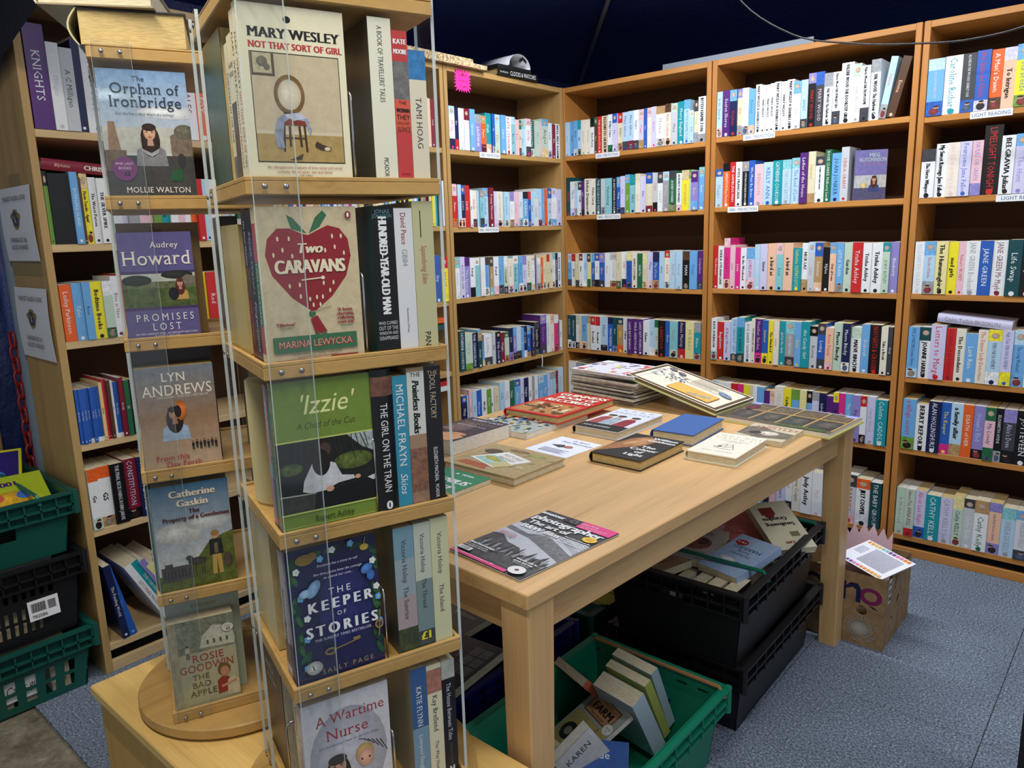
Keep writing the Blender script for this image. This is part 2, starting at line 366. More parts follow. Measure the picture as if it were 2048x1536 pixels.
mb = MB(); mb.tube([(XE + .02, YE - .02, ZE - .015), (XA, YA, ZA - .03)], .011, 10)
tag(mb.build('tent_pole', plain('pale_grey_pole', (.80, .81, .82), .5), smooth=True), 'pale grey hip pole running up the navy tent roof', 'pole')

# ceiling battens that carry the two tubes; a third batten is added as fill
for k, ((x, y, z), L) in enumerate(TUBES):
    e = tag(empty('batten_light', T(x, y, z)), ('white strip light hanging over the back bookcases and table', 'white strip light hanging over the revolving book racks', 'unseen white strip light added as fill over the open carpet')[k], 'ceiling light')
    mb = MB(); mb.cbox(-L / 2 - .03, L / 2 + .03, -.035, .035, .03, .09, .004); mb.build('housing', plain('white_metal', (.9, .9, .9), .5), e)
    mb = MB(); mb.tube([(-L / 2, 0, .018), (L / 2, 0, .018)], .013, 12)
    em, nt, b = newmat('lit_tube_%d' % k); b.inputs['Emission Color'].default_value = (1, .97, .9, 1); b.inputs['Emission Strength'].default_value = 2.0; mb.build('tube', em, e, smooth=True)
    mb = MB()
    for s_ in (-1, 1): mb.box(s_ * L / 2 - .012, s_ * L / 2 + .012, -.018, .018, -.0, .032)
    mb.build('lamp_holder', plain('white_plastic_%d' % k, (.85, .85, .85), .5), e)
    for s_ in (-1, 1):
        mb = MB(); zt = (ZE + .3403 * (YE - y) if k == 0 else ZA) - z; mb.tube([(s_ * L * .4, 0, .09), (s_ * L * .4, 0, zt + .03)], .003, 6); mb.build('hanger', STEEL, e)

# ------------------------------------------------------------------ bookcases (local frame: x along the front, y into the case, front at y=0)
def bookcase(label, M, W, shelves, V, H, depth=.285, top=1.991, th=.021):
    e = tag(empty('bookcase', M), label, 'bookcase')
    for x in (0, W - th):
        mb = MB(); mb.cbox(x, x + th, 0, depth, 0, top, .0012); mb.build('side_panel', V, e)
    mb = MB(); mb.cbox(th, W - th, .001, depth, top - .0235, top - .001, .001); mb.build('top_panel', H, e)
    for z in shelves:
        mb = MB(); mb.cbox(th, W - th, .002, depth - .008, z, z + .0215, .0012); mb.build('shelf', H, e)
    mb = MB(); mb.box(th - .004, W - th + .004, depth - .006, depth - .001, .03, top - .004); mb.build('back_panel', BACKP, e)
    mb = MB(); mb.cbox(th, W - th, .004, .02, 0, .034, .001); mb.build('plinth', H, e)
    return e
ZS = {'A': (.065, .405, .6825, 1.005, 1.312, 1.636), 'A2': (.068, .41, .69, 1.0, 1.319, 1.6375), 'E': (.07, .442, .709, 1.0115, 1.285, 1.593),
      'B': (.065, .41, .688, 1.008, 1.359, 1.646), 'C': (.065, .413, .698, 1.015, 1.366, 1.656), 'D': (.065, .417, .6995, 1.017, 1.364, 1.647)}
UM = {'B': (T(-.013, 0, 0), .80), 'C': (T(.792, 0, 0), .798), 'D': (T(1.596, 0, 0), .80),
      'A': (T(0, -.811, 0) @ RZ(90), .809), 'A2': (T(0, -1.611, 0) @ RZ(90), .797), 'E': (T(0, -2.372, 0) @ RZ(90), .758)}
UL = {'B': 'orange beech bookcase of paperbacks beginning at the corner of the back wall', 'C': 'middle orange beech bookcase on the back wall under the hanging cable',
      'D': 'orange beech bookcase with LIGHT READING labels at the end of the back wall', 'A': 'dull oak bookcase with a pink star notice beside the corner',
      'A2': 'dull oak bookcase hidden mostly behind the revolving racks, chipboard on top', 'E': 'pale oak bookcase with two white notices on its end panel'}
CASES = {}
for k in ('B', 'C', 'D', 'A', 'A2', 'E'):
    V, H = (BEV, BEH) if k in 'BCD' else ((PAV, PAH) if k == 'E' else (OKV, OKH))
    CASES[k] = bookcase(UL[k], UM[k][0], UM[k][1], ZS[k], V, H, .285 if k != 'E' else .29)
# taped-on shelf labels
def shelf_label(k, row, x, wd, t):
    z = ZS[k][row]; mb = MB(); mb.box(x, x + wd, -.0009, .0015, z - .0035, z + .020, C_('W'))
    o = mb.build('shelf_label', MATTE, CASES[k]); o['label'] = 'white paper label reading ' + t
    a = Art((x, -.0009, z - .0035), (1, 0, 0), (0, 0, 1), wd, .0235); a.text(t, .5, .5, .5, (.25, .33, .5), st='s'); a.build(o)
for k, row, x in (('A', 5, .20), ('A', 4, .175), ('B', 5, .205), ('B', 4, .21), ('C', 5, .145), ('C', 4, .085)): shelf_label(k, row, x, .135, '1830- 1950 FICTION')
shelf_label('D', 5, .165, .125, 'LIGHT READING'); shelf_label('D', 4, .265, .155, 'LIGHT READING')

# ------------------------------------------------------------------ books
HS = .965; SKIN = (.82, .64, .53)
def cover_shell(wd, h, t, c, col, bands, rnd=0.0, back=None):
    """front at y=0, back at y=t, spine at x=0; bands = [(z0, z1, colour)] on the spine"""
    mb = MB(); cc = C_(col); cb = C_(back) if back else cc
    mb.box(0, wd, 0, c, 0, h, cc); mb.box(0, wd, t - c, t, 0, h, cb)
    n = 1 if rnd == 0 else 7
    ys = [t * i / n for i in range(n + 1)]; xs = [-rnd * math.sin(PI * i / n) if n > 1 else 0 for i in range(n + 1)]
    for z0, z1, bc in bands:
        V = []; Fs = []; q = C_(bc)
        for y, x in zip(ys, xs): V += [(x - .0002, y, z0), (x - .0002, y, z1), (x + c, y, z0), (x + c, y, z1)]
        for i in range(n):
            a = i * 4; b = a + 4; Fs += [(a, a + 1, b + 1, b), (a + 2, b + 2, b + 3, a + 3), (a + 1, a + 3, b + 3, b + 1), (a, b, b + 2, a + 2)]
        mb.add(V, Fs, q)
    return mb
def spine_text(o, t, h, txt, col, mat=PRINT, rnd=0, st='', res=1, lo=.05, hi=.95, deco=None):
    # reads downwards: text x axis runs down the spine
    a = Art((-rnd, t, 0), (0, -1, 0), (0, 0, 1), t, h, .00035)
    segs = txt if isinstance(txt, list) else [(txt, (lo + hi) / 2, hi - lo, col, st, .52)]
    for (s_, c0, span, cc, ss, k) in segs:
        if s_: a.text(s_, .5, c0, k * t / h, cc, rot=0 if 'h' in ss else -90, st=ss, maxw=.86 if 'h' in ss else span, res=res)
    if deco: deco(a)
    a.build(o, mat)
def book(name, M, wd, h, t, col, bands=None, hard=False, rnd=None, back=None, txt='', tcol='k', st='', pg=PAGE, art=None, mat=PRINT, res=1, label=None, cat='book', group=None, spine=True, deco=None):
    c = .0026 if hard else .0006; rnd = (.006 if hard else 0) if rnd is None else rnd
    bands = bands or [(0, h, col)]
    o = cover_shell(wd, h, t, c, col, bands, rnd, back).build(name, mat, None, M)
    i = .0035 if hard else .0004; mb = MB(); mb.box(c * .9, wd - (i if hard else .0002), c, t - c, i, h - i); mb.build('pages', pg, o)
    if (txt or deco) and spine: spine_text(o, t, h, txt, tcol, mat, rnd, st, res, deco=deco)
    if art:
        a = Art((0, 0, 0), (1, 0, 0), (0, 0, 1), wd, h); art(a); a.build(o, mat)
    tag(o, label, cat, group); return o
ORD = lambda n: '%d%s' % (n, 'th' if 10 <= n % 100 <= 20 else {1: 'st', 2: 'nd', 3: 'rd'}.get(n % 10, 'th'))
UNAME = {'A': 'pink-star bookcase', 'B': 'corner back bookcase', 'C': 'middle back bookcase', 'D': 'light-reading bookcase', 'A2': 'chipboard-topped bookcase', 'E': 'notice bookcase'}
RNAME = {5: 'top', 4: 'second', 3: 'third', 2: 'fourth', 1: 'fifth', 0: 'bottom'}
def row(unit, r, spec, u0=None, u1=None, name='paperback', depth=.125, hs=1.0, fix=False, d0=.0):
    """spec: one book per ';' - 'BTb thickness[~lean] height textcolour text' (base, top band, bottom band colour keys, - for none)"""
    M, W = UM[unit]; z = ZS[unit][r] + .0216
    items = [s_.strip().split(' ', 4) for s_ in spec.strip().split(';') if s_.strip()]
    u0 = .024 if u0 is None else u0; u1 = (W - .024) if u1 is None else u1
    P = []
    for it in items:
        tt, _, ln = it[1].partition('~'); P.append((it[0], float(tt), float(ln or 0), float(it[2]) * .001 * HS * hs, it[3], it[4] if len(it) > 4 else ''))
    k = .00105 if fix else (u1 - u0) / sum(p[1] / max(.3, math.cos(math.radians(p[2]))) for p in P)
    u_ = u0; N = len(P)
    for n, (bc, t, ln, h, tc, tx) in enumerate(P):
        t *= k; adv = t / max(.3, math.cos(math.radians(ln))); t2 = max(.004, t - .0007)
        bc = (bc + '--')[:3]; b0, b1, b2 = bc
        bands = []; zz = 0; z1 = h * random.uniform(.16, .26) if b2 != '-' else 0; z2 = h * random.uniform(.72, .82) if b1 != '-' else h
        if b2 != '-': bands.append((0, z1, PAL[b2] + (.45,)))
        bands.append((z1, z2, PAL[b0] + (.06,)))
        if b1 != '-': bands.append((z2, h, PAL[b1] + (.35,)))
        nm = name
        if name == 'paperback' and h > .208 * HS * hs: nm = 'large_paperback'
        if nm == 'paperback' and unit in ('A', 'B'): nm = 'saga_novel'
        hard = nm == 'hardback'
        d = d0 + random.uniform(-.003, .007)
        # origin: book local x -> into the case, local y -> towards -u; so start at u+t
        if ln == 0: L = T(u_ + t2, d, z) @ RZ(90)
        elif ln > 0: L = T(u_ + adv, d, z) @ RY(ln) @ RZ(90)   # top leans to +u
        else: L = T(u_ + t2, d, z + t2 * math.sin(math.radians(-ln))) @ RY(ln) @ RZ(90)
        wd = min(.15, max(.108, h * .66)) if depth == .125 else depth
        num = (N - n) if unit in ('A', 'A2', 'E') else n + 1
        lab = '%s %s, %s lettering, %s from the corner end, %s shelf of %s' % (CNAME[b0], {'paperback': 'paperback', 'saga_novel': 'novel', 'large_paperback': 'tall paperback', 'hardback': 'hardback', 'childrens_book': "children's book"}[nm], CNAME[tc], ORD(num), RNAME[r], UNAME[unit])
        if not tx: lab = lab.replace(', %s lettering' % CNAME[tc], ' with plain spine')
        mid = (z1 / h + .05, z2 / h - .03)
        seg = [(tx, (mid[0] + mid[1]) / 2, mid[1] - mid[0], tc, ('s' if random.random() < .6 else '') + ('b' if tc == 'k' else ''), .42)] if tx else ''
        def deco(a, q=random.random(), q2=random.random(), b2=b2, tc=tc, b1=b1):
            if b2 != '-' and q < .6:
                c = random.choice([(.16, .12, .12), (.5, .2, .2), (.3, .35, .45), (.55, .5, .45)]); a.ell(.5, .075, .32, .062, c + (.3,), n=12); a.ell(.5 + (q2 - .5) * .3, .145, .2, .024, SKIN, n=8); a.ell(.5 + (q2 - .5) * .3, .158, .22, .018, (.2, .13, .1), n=8)
            elif q2 < .75: a.ell(.5, .045, .2, .2 * a.W / a.H, tc if tc in PAL else 'k', n=8)
            if b1 != '-' and q > .4: a.ell(.5, .89, .3, .05, (.75, .68, .6, .4), n=12); a.ell(.45, .91, .16, .022, SKIN, n=8)
        book(nm, M @ L, wd, h, t2, b0, bands, hard=hard, txt=seg, deco=deco, pg=random.choice((PAGE, PAGE, PAGEW, PAGEY)), label=lab, cat='book', group='books on the %s shelf of the %s' % (RNAME[r], UNAME[unit]))
        u_ += adv

row('C', 5, '''s-m 13 190 B In the Shadow; P-- 18 193 W Secret Shores; NS- 17 190 R Orphan; CLH 12 190 R Wife; W-H 15 190 H Lost; S-E 14 182 B Princess; W-- 13 197 k MARY WESLEY A SENSIBLE LIFE;
W-- 10 190 k MARY WESLEY; W-- 10 190 k MARY WESLEY; W-- 10 192 k MARY WESLEY; W-- 14 195 k MARY WESLEY A SENSIBLE LIFE; W-- 12 193 k MARY WESLEY; W-- 15 197 k MARY WESLEY A SENSIBLE LIFE;
WS- 16 185 H Girl; ssD 14 187 B JANET; KL- 16 208 R MARY WOOD; DB- 17 208 m MARY WOOD; WH- 17 198 k VAL WOOD The Harbour Girl; W-D 16 198 k Valerie Wood THE HUNGRY TIDE; W-- 24 226 k VALERIE WOOD THE DOORSTEP GIRLS;
Wg- 15 216 H VAL WOOD; W-D 17 204 k Valerie Wood FAR FROM HOME; WH- 18 222 k VAL WOOD The Harbour Girl; s-H 13~9 222 R Valerie; a-- 16~13 218 E Emma''', u1=.724)
row('C', 4, '''sB- 16 165 H Maggie; OK- 16 187 W LIBERATION Kate Furnivall; R-- 13 190 W THE GAMBLING MAN; W-- 13 188 k SUITE FRANCAISE; KH- 13 188 W SUITE FRANCAISE IRENE NEMIROVSKY; B-- 13 190 W We Must Be Brave;
m-- 18 172 H BENSON; s-- 20 177 B KELLY ANN; T-- 18 180 W CATHERINE COOKSON; st- 17 180 H THE LONG BATTLE; st- 17 185 B The Road of Love; P-- 15 202 W Ladies of the House; C-A 14 204 A Summer;
WDW 17 182 k A FAMILY CURED ELAINE CROWLEY; G-- 12 206 W ROSIE CLARKE Mulberry Lane; S-- 17 190 N JOAN JONKER; h-- 14 210 R LINDA GRANT''', u1=.575)
row('C', 3, '''R-- 11 195 W The Sweetest; W-- 13 192 k SHEILA O'FLANAGAN; MmE 14 226 r Houses; m-- 12 195 r Love; M-- 12 185 W Jenny; W-- 13 183 k In the Weekend; lSm 18 182 R JORDAN; s-- 14 197 W Alibert;
l-- 15 198 k Sister; E-- 19 200 k a bird at; tm- 15 200 N Lost; E-- 19 200 k a bird at; T-- 17 180 Y Catherine OLIVIA'S LUCK; W-A 14 200 k NICK LAZ; hs- 13 204 H Livvy; ABE 15 200 W Summer; K-- 14 182 W Hylee;
ES- 12 200 k Out of Love; S-H 14 198 W LITTLE TRAIN; g-- 16 200 k Garden; R-- 19 200 W Trisha Ashley; W-- 16 198 k Trisha Ashley; W-- 19 198 k Trisha Ashley; gT- 13 198 G JUDY ASTLEY; L-- 15 200 W Blueberry''')
row('C', 2, '''W-t 13 192 k KATE ATKINSON; R-- 16 176 W Bagshawe; l-- 15 180 N A Kept Woman; s-D 14 195 B THE GREATEST GIFT; TSQ 17 202 N NOEL BARBER; W-- 15 180 N NOEL BARBER TANAMERA; I-- 8 200 k PAT BARKER LIFE CLASS;
P-M 15 198 m Heather Garden; B-Y 13 195 Y Summer; Y-- 13 195 k The Hundred; I-- 11 195 R Letter; T-- 12 195 W girl in the dark; HtD 20 195 W SALLY BEAUMAN; S-- 13 195 Y Betty; T-- 17 198 W the Candy Girl;
hK- 15 180 D Bonney; BDD 16 194 W Losing; E-m 15 178 R Rosie Penny; g-- 17 200 k Maeve Binchy; N-W 15 200 W Maeve Binchy; Wg- 19 185 k MAEVE BINCHY; S-- 15 200 W Deborah; K-- 21 200 R NOUGHTS & CROSSES; I-- 12 195 k Take a Break; D-- 8 195 W North''')
row('C', 1, '''S-- 10 192 W Blue; s-- 10 192 B Carole; W-- 16 190 k Skye; W-- 14 190 k Salt; R-- 14 190 W BABY'S FIRST; M-- 15 190 W Big Love; Y-- 14 190 k Am I Hatter; C-- 8 190 A Emma; W-- 10 190 k Alice; S-- 16 188 L Tidal;
P-- 12 176 W Spot; mE- 11 178 R Rose; I-- 20 200 h HELEN BELL; Y-- 16 196 k Cathy Bramley; SU- 18 194 W Cottage; y-- 14 194 A Bee; Sk- 11 194 W Lila; lH- 15 192 N JUDI; N-W 13 192 W Isabelle; P-- 15 182 W Dark; PYY 11 200 k Gemma; M-- 12 200 W Meg;
S-- 15 200 W The Understudy; L-- 16 200 P Big Little; WRK 12 200 W Mercy; l-- 16 200 H Carey Street; T-- 22 192 W Colette CADDLE''')
row('C', 0, '''W-- 15 190 k Sand; B-- 14 192 W Ford; C-- 14 192 R Milly; s-- 16 190 N Dove; Y-- 12 190 k June; l-- 15 190 N Lane; T-- 14 195 W Sea; K-- 8 205 W Night; m-- 14 205 L Jill Mansell; l-- 14 205 N the captain's; W-N 11 205 H Jewell; I-- 14 205 G Jenny Colgan; W-- 17 205 k Judy Astley;
W-- 16 198 m Mel; W-- 16 196 k Barr; W-- 14 196 r Kate; hDm 20 214 R BARNES; WOW 20 205 k JILLY COOPER; Q-- 16 200 W THE BABY GROUP''')
row('D', 5, '''SsB 21 198 E my husband's wife JANE CORRY; W-- 22 200 T Caroline Richard; D-B 17 200 W ALONE IN THE WOODS CHARLY COX; B-l 17 203 R Not Quite the Classic; O-a 15 200 W A Man's Dawn; El- 15 200 k To Intrigue; YSU 20 204 T Sea Breeze;
r-- 19 206 W LONELY HEARTS BOOKSHOP; S-t 20 208 W Beach; I-- 17 204 k It Was Gone; N-- 16 200 W Rain; W-- 18 200 k Fern; T-- 17 200 W Ilex''', u1=.60)
row('D', 4, '''WD- 20 176 k The Horse Whisperer; W-- 17 192 k My Sweet Revenge Jane Fallon; I-- 17 192 m jane fallon getting rid of; l-- 16 192 B Foursome Jane Fallon; m-L 15 192 L FAULKS ON GREEN; K-- 24 240 R LIMELIGHT TONIGHT; W-- 18 200 k BELGRAVIA Julian;
lS- 16 202 L The Hunt; M-- 9 214 W Four Year Plan; W-- 21 240 H Katie Fforde; B-W 17 204 W Katie Fforde Paradise; t-- 14 200 N Cove; W-- 18 198 k Hart; s-- 17 200 B Lake''', u1=.56)
row('D', 3, '''W-- 14 197 h ELIZABETH GILBERT; sSH 17 197 R This Side of Paradise; y-- 17 197 k The Hummingbird; Y-- 14 195 k mad girls; m-- 10 195 R Father's SECRET; W-- 19 197 H JANE GREEN Bookends; B-- 17 197 W JANE GREEN; W-- 19 197 r JANE GREEN Mr Maybe;
Q-- 19 200 W Life Swap; K-- 18 208 m Dog; B-Y 18 202 Y The Beach House; aD- 18 202 W JASMINE NIGHTS; M-- 18 200 E Summer; W-- 16 200 k Lowry; T-- 17 200 W Shore''', u1=.60)
row('D', 2, '''S-s 17 200 N FIVE QUARTERS Joanne Harris; WQ- 17 200 k JOANNE HARRIS; l-- 22 214 R Letters to Marge; R-- 14 202 r GUERRILLA IN PARADISE; I-- 14 202 k The Descendants; S-- 17 186 W Lark Rise; I-- 14 202 R The Dinner Lady Detectives; sYW 19 205 N VERONICA HENRY;
l-Y 15 205 B High Tide VERONICA HENRY; SsS 17 206 N The Long Weekend; I-- 18 208 k A Family Recipe; gTa 20 210 y Escape to Derby Lane; NBl 22 212 W The Palm House; YT- 20 212 W Lake Surprise; m-- 18 208 k Olive; B-- 18 206 W Tern''', u1=.66)
row('D', 1, '''S-U 20 205 R a village secret; W-- 18 190 k BERRY REPORT; N-- 18 206 W ALAN HOLLINGHURST; B-M 14 206 Y The Keeper; s-A 17 206 k a family affair; O-- 14 206 W DEATH of HER; L-K 16 206 s Ocean's End; mGG 14 206 P My Lovely; K-H 10 206 W ELISABETH HYDE;
DLK 17 206 l Alice's Dove; K-- 19 206 W JUTTEVEEN; l-- 23 206 H JOHN IRVING; gtT 20 206 T Summer at the Lake; B-K 18 206 W Sail; W-- 17 204 k Pear; S-- 17 204 W Gull''', u1=.66)
row('D', 0, '''g-- 15 200 H A Modest Lad; g-R 15 200 r Sweet Pea ANNA BELL; l-B 17 200 M About Last Night; T-- 22 190 W CATHY KELLY; l-- 19 190 H CATHY KELLY Just; gyg 16 205 N Cathy KELLY; hD- 16 202 W Cathy Kelly; WA- 20 205 G Cathy Kelly;
ELL 18 205 P Cathy Kelly Once in a Lifetime; st- 20 194 H SHEILAGH KELLY; wSD 20 194 H SHEILAGH KELLY; K-- 20 214 D DARK RUBY; W-- 20 200 H Kerr; l-- 19 200 k Kit''', u1=.60)
row('B', 5, '''s-- 11 180 H Annie; S-- 12 180 N Leah; S-l 12 182 N Rose; sTU 9 180 k Lily; I-- 12 180 H Catherine; I-- 11 180 H Catherine; Wk- 11 185 k Kate Kerry; aG- 8 185 Y Nora; R-- 11 186 W THE GOOD DOCTOR; C-- 17 186 k ELIZABETH GILBERT;
W-G 13 188 k Dilys Lane; lBl 12 188 P Ivy; CRA 12 188 a MARY; s-D 14 188 P Mary Gibson; s-r 14 190 N Mary Gibson; W-D 13 190 N Night; lmA 11 190 M Maggie; B-- 8 192 W Lane; Im- 10 192 m Rosie; l-- 12 194 M House; WAh 20 192 H Home;
IaE 14 198 R Anne Coulman; hg- 14 196 D Mary; T-- 15 200 W Merry England; sS- 13 203 B RUTH HAMILTON; sW- 8 150 B Ruth; CDH 9 195 H Vera; W-H 16 208 k RUTH HAMILTON''', depth=.12, hs=.93)
row('B', 4, '''Q-- 11 200 R CROSS; W-l 15 178 B Maria; sCA 5 178 A Poppy; WDW 12 172 k Lady; P-K 7 180 W JESSY; I-- 17 186 k Helen Dunmore; I-- 12 184 k Helen Carey; Q-- 14 182 W THE CUCKOO'S WIFE; h-H 11 180 W Ice; t-- 17 180 N Vanishing; K-- 12 182 W 22 BRITANNIA ROAD;
BSB 11 182 W Wing; l-D 11 184 B Star; US- 11 190 W Dale; tT- 15 188 N MEG; IC- 11 190 A Ford; l-- 13 176 N Elm; CBr 16 190 W RYLAND; h-K 12 188 M Lilian; WD- 13 188 H LESLEY; HsH 14 188 m Diane; GDU 15 190 W AUDREY HOWARD; W-m 12 176 k AUDREY HOWARD; Yc- 16 188 A HOWARD; gU- 6 188 W Elm;
LPS 15 178 E Evie; StS 12 196 W Anna''', depth=.12, hs=.96)
row('B', 3, '''SsD 13 180 N Lyn; WR- 15 180 k Jessie; C-D 12 180 H Sue; WrW 11 180 k Anne; s-W 13 180 B Helen; yDG 11 180 W Val; BSa 12 180 W Kitty; WBK 14 182 N Josie; BLD 15 184 m Ellen; W-- 15 184 H Anita; WhA 22 186 H NICHOLAS KENNEDY; C-G 13 188 A Sarah; W-N 16 190 R Lilly;
ByB 16 186 N Shirley; I-- 14 190 k EVA'S COUSIN; G-- 15 180 W EARTH; Cye 12 180 A Corn; l-m 16 188 P Mary; BNA 17 188 e Map of Love; s-- 13 190 N Wish; IRh 14 194 R KATIE; s-- 18 192 H Farrell; s-- 16 192 H Farrell; KaK 18 190 W MAN; S-- 19 192 B Trust; P-D 13 192 m Compulsion''', depth=.12, hs=.93)
row('B', 2, '''Q-W 12 184 W Josie's Secret; Q-W 12 184 W Gwenno's Law; WgK 11 184 W Lydia; C-- 8 184 A Clay; S-E 15 184 N Beth; CA- 13 184 W Corn; WR- 14 184 k Rosalind; WR- 14 184 k Rosalind; s-N 20 184 N Hazel; BN- 16 184 W MAUREEN; Q-S 11 184 W Dart; AQO 18 184 Y Ellis; w-- 13 184 k Follow;
P-- 14 184 W LAKE RETURNING; P-- 15 184 W WILD HERITAGE; P-- 14 184 W LAKE RETURNING; W-- 16 178 k Elaine; s-W 13 184 B Joy; gGE 11 184 R Red; K-- 18 184 R LIEBESTOD; B-- 12 184 W Frost; t-g 20 184 H Field; N-R 19 184 m Annie Murray; y-- 21 184 A MURRAY; THH 17 184 W Anne''', depth=.12, hs=.96)
row('B', 1, '''W-- 12 215 h Atlas; H-- 10 210 W Maps; D-- 12 205 W Rail; W-- 16 200 k Coast; B-- 14 200 W Sea; C-- 14 205 k Tea; G-- 14 205 W Oak; R-- 13 205 W Fire; W-- 15 205 k Snow; L-- 14 205 W Heath; W-- 14 205 k Jay; C-- 15 205 r Hill; s-- 15 205 N Bay; W-- 16 205 k Moss''')
row('A', 5, '''WsN 11 180 M Molly; N-R 7 176 W Eve; W-- 11 176 h Nell; Wr- 10 177 h Jean; S-- 11 178 W Grant; LH- 13 160 W JASMINE; OAr 11 158 W Fern; T-E 13 173 W Oak; B-l 6 172 W Ivy; gs- 12 172 A Ellis; S-- 12 172 W Lane; W-- 13 170 R KATE STEWART; ts- 10 172 N Brook; m-- 8 162 r Rose; CGa 5 160 k Ash; st- 10 160 T Elsie; WmD 12 172 M Holly;
Q-W 11 168 W ENSHAWSTN; g-- 13 168 H Moor; m-- 5 166 r Ivy; gSe 16 183 a Angel; W-l 11 168 N Lark; r-- 8 164 W Elm; W-- 12 168 k WE'LL MEET AGAIN''', depth=.12)
row('A', 4, '''RmO 10 188 W Flame; s-E 8 186 H Dune; NBE 9 184 W Louise; R-- 11 184 W Linda; W-- 6 164 k Ann; I-D 12 163 R Sarah; s-- 5 162 H Reed; tHD 10 162 B Annie; sSs 13 176 B Meadow; r-- 11 178 W Penny Vincenzi; l-- 8 162 H Ruth; I-m 15 162 H CHARLOTTE BINGHAM; t-- 6 162 H Ann; s-C 11 162 T BINGHAM;
WLA 11 162 H Louise; m-- 13 164 L Josie; w-t 11 164 T Sky; SkW 14 164 W KARIN; BRB 8 166 W Elsie; s-- 10 166 N Kirk; ws- 13 182 B Coral; s-r 9 182 B Lily; S-- 6 182 W Wren; O-- 11 182 R Harvest; sBs 12 186 N ROSE; WlS 14 188 E DILLY; l-- 13 184 N Jennifer''', depth=.12)
row('A', 3, '''WtW 11 185 t Danielle; l-- 12 187 P ROSE SEDGER; LP- 14 183 W The Spinner; W-K 13 178 k Lucy; tW- 12 178 H Nadine; W-- 12 178 m Anne; SDW 14 178 B GHOST MALINDOE; ADt 9 178 W Mills; W-m 14 178 k Ford; SSD 15 178 B Ocean; gWN 11 178 k Cornwall; I-m 16 166 R Conn; tWt 15 176 N Audrey; S-W 12 174 B Harbour; lLl 12 174 P Katie;
I-G 14 172 G PIRATES; WIe 9 174 H Emma; P-- 8 174 W Silk; hWH 12 160 W Queen; O-E 10 160 W River; CeC 9 174 A Wells; CRC 9 174 A Wells; C-- 9 174 k Ede; WtI 11 178 r Susan; N-- 9 178 W ANNE DOUGLAS; W-- 13 180 k KATHY TODD''', depth=.12)
row('A', 2, '''Q-- 12 190 W CATHERINE COOKSON; g-U 15 172 H Vera; N-- 11 170 W THE CHANGELING; QA- 9 170 W Dinah; S-e 7~-9 185 W Breeze; W-D 17 152 H Lottie; h-- 7 160 k Joan; NK- 10 158 W Dilly Court; r-- 9 150 W Maggie; gGA 11 148 m Lilian; N-L 9 165 m Ada; LSD 9 165 W DARK; s-D 12 165 W JOSEPHINE; S-- 6 155 W Sky;
N-W 8 162 W JO COX; BSA 9 160 W Loner; N-D 10 150 W Josephine Cox; KDQ 13 172 W Josephine Cox; PLD 16 205 L Storm; W-- 10 196 B SUZETTE LYN; IE- 9 200 A Rosa; MWM 11 196 R JOSEPHINE COX; G-- 5 160 W Ivy; W-- 9 160 r Eliza''', depth=.12, hs=.98)
row('A', 1, '''NBS 12 170 W May; s-W 6 165 k Jo; m-- 7 190 K Tracks; s-- 10 180 B Ellen; B-- 12 178 W Winter; W-- 12 182 k Wells; U-S 11 172 W Farm; W-- 9 176 k Jill; C-D 12 172 A Belle; s-E 14 190 B Lily; W-m 13 186 A Milly; G-U 13 184 W Vale; SBW 14 184 W Wave; l-- 9 182 N Rue; N-K 13 182 W Night;
W-- 10 180 k Cole; H-- 9 180 W Ash; W-- 9 180 D Clay; Ss- 14 176 W Wells; S-- 12 172 W Bay; l-- 7 172 N Ivy; sHs 16 178 H FOSTER; r-- 9 178 m Ruby; s-- 17 190 H Winter''', depth=.14)
# children's books in the long run behind the racks
CB = 'childrens_book'
row('E', 5, 'P-- 23 290 W KNIGHTS; W-- 14 245 h Milligan; h-- 15 235 D A C Milligan; N-- 10 262 W; W-- 26 285 H TREASURY; B-s 12 270 W FIVE; R-- 20 240 W SAIL; s-- 22 250 N SHIPS; Y-- 20 245 k BEARS; G-- 22 240 W FARM; W-- 22 250 r TALES; O-- 18 230 W FOX; N-- 24 240 W STARS; W-- 20 235 B MAPS', u1=.62, name=CB, depth=.2, hs=.96)
row('E', 4, 'UK- 7 205 k; K-- 34 200 D; S-- 13 205 W DUMPLING ISLAND; a-- 5 190 W; YeY 13 205 k Flossie Teacake - Again!; W-- 13 192 k The Worst Person; W-- 15 190 k THE SILVER SPIKE; G-- 7 190 W; w-- 16 195 k Tree; l-- 12 198 N Pip; H-- 20 195 W Dot; m-- 10 198 R Pink; m-- 16 198 R Frankie; U-- 15 198 k Alfie; T-- 18 198 k Gruffle; W-- 15 198 T Moon; m-- 14 198 R Sam; W-- 12 198 k Lou; O-- 14 198 k Bear; R-- 14 198 W Rob; s-- 14 198 N Ice; W-- 15 198 h Owl; C-- 15 198 A Nut; l-- 14 198 P Ivy; g-- 8 198 k Bo; K-- 8 198 W Z; G-- 16 198 W Frog; y-- 10 198 k Bee; K-- 20 198 Y THE DINO; B-- 16 198 W SEVEN; g-- 15 198 k Leaf; W-- 14 198 k Fin', name=CB, depth=.13)
row('E', 3, 'O-- 14 168 W Lesley Parkinson; S-- 12 170 W Tales; S-- 10 172 N Rose; Y-- 14 172 k Bedtime Books; gWG 12 172 k; W-- 11 185 r Blue at Nine; R-R 17 190 W THE SECRET CORSAIR; U-- 16 210 k MUDDLE and the ARTICHOKE; W-- 9 172 k Owls; B-- 14 180 W Owl; m-- 16 180 k Pony; W-- 16 180 R Jet; T-- 16 180 W Sea; Y-- 16 180 k Sun; R-- 16 180 W Red; s-- 16 180 B Sky; W-- 16 180 k Ted; G-- 16 180 W Hop', u1=.6, name=CB, depth=.13)
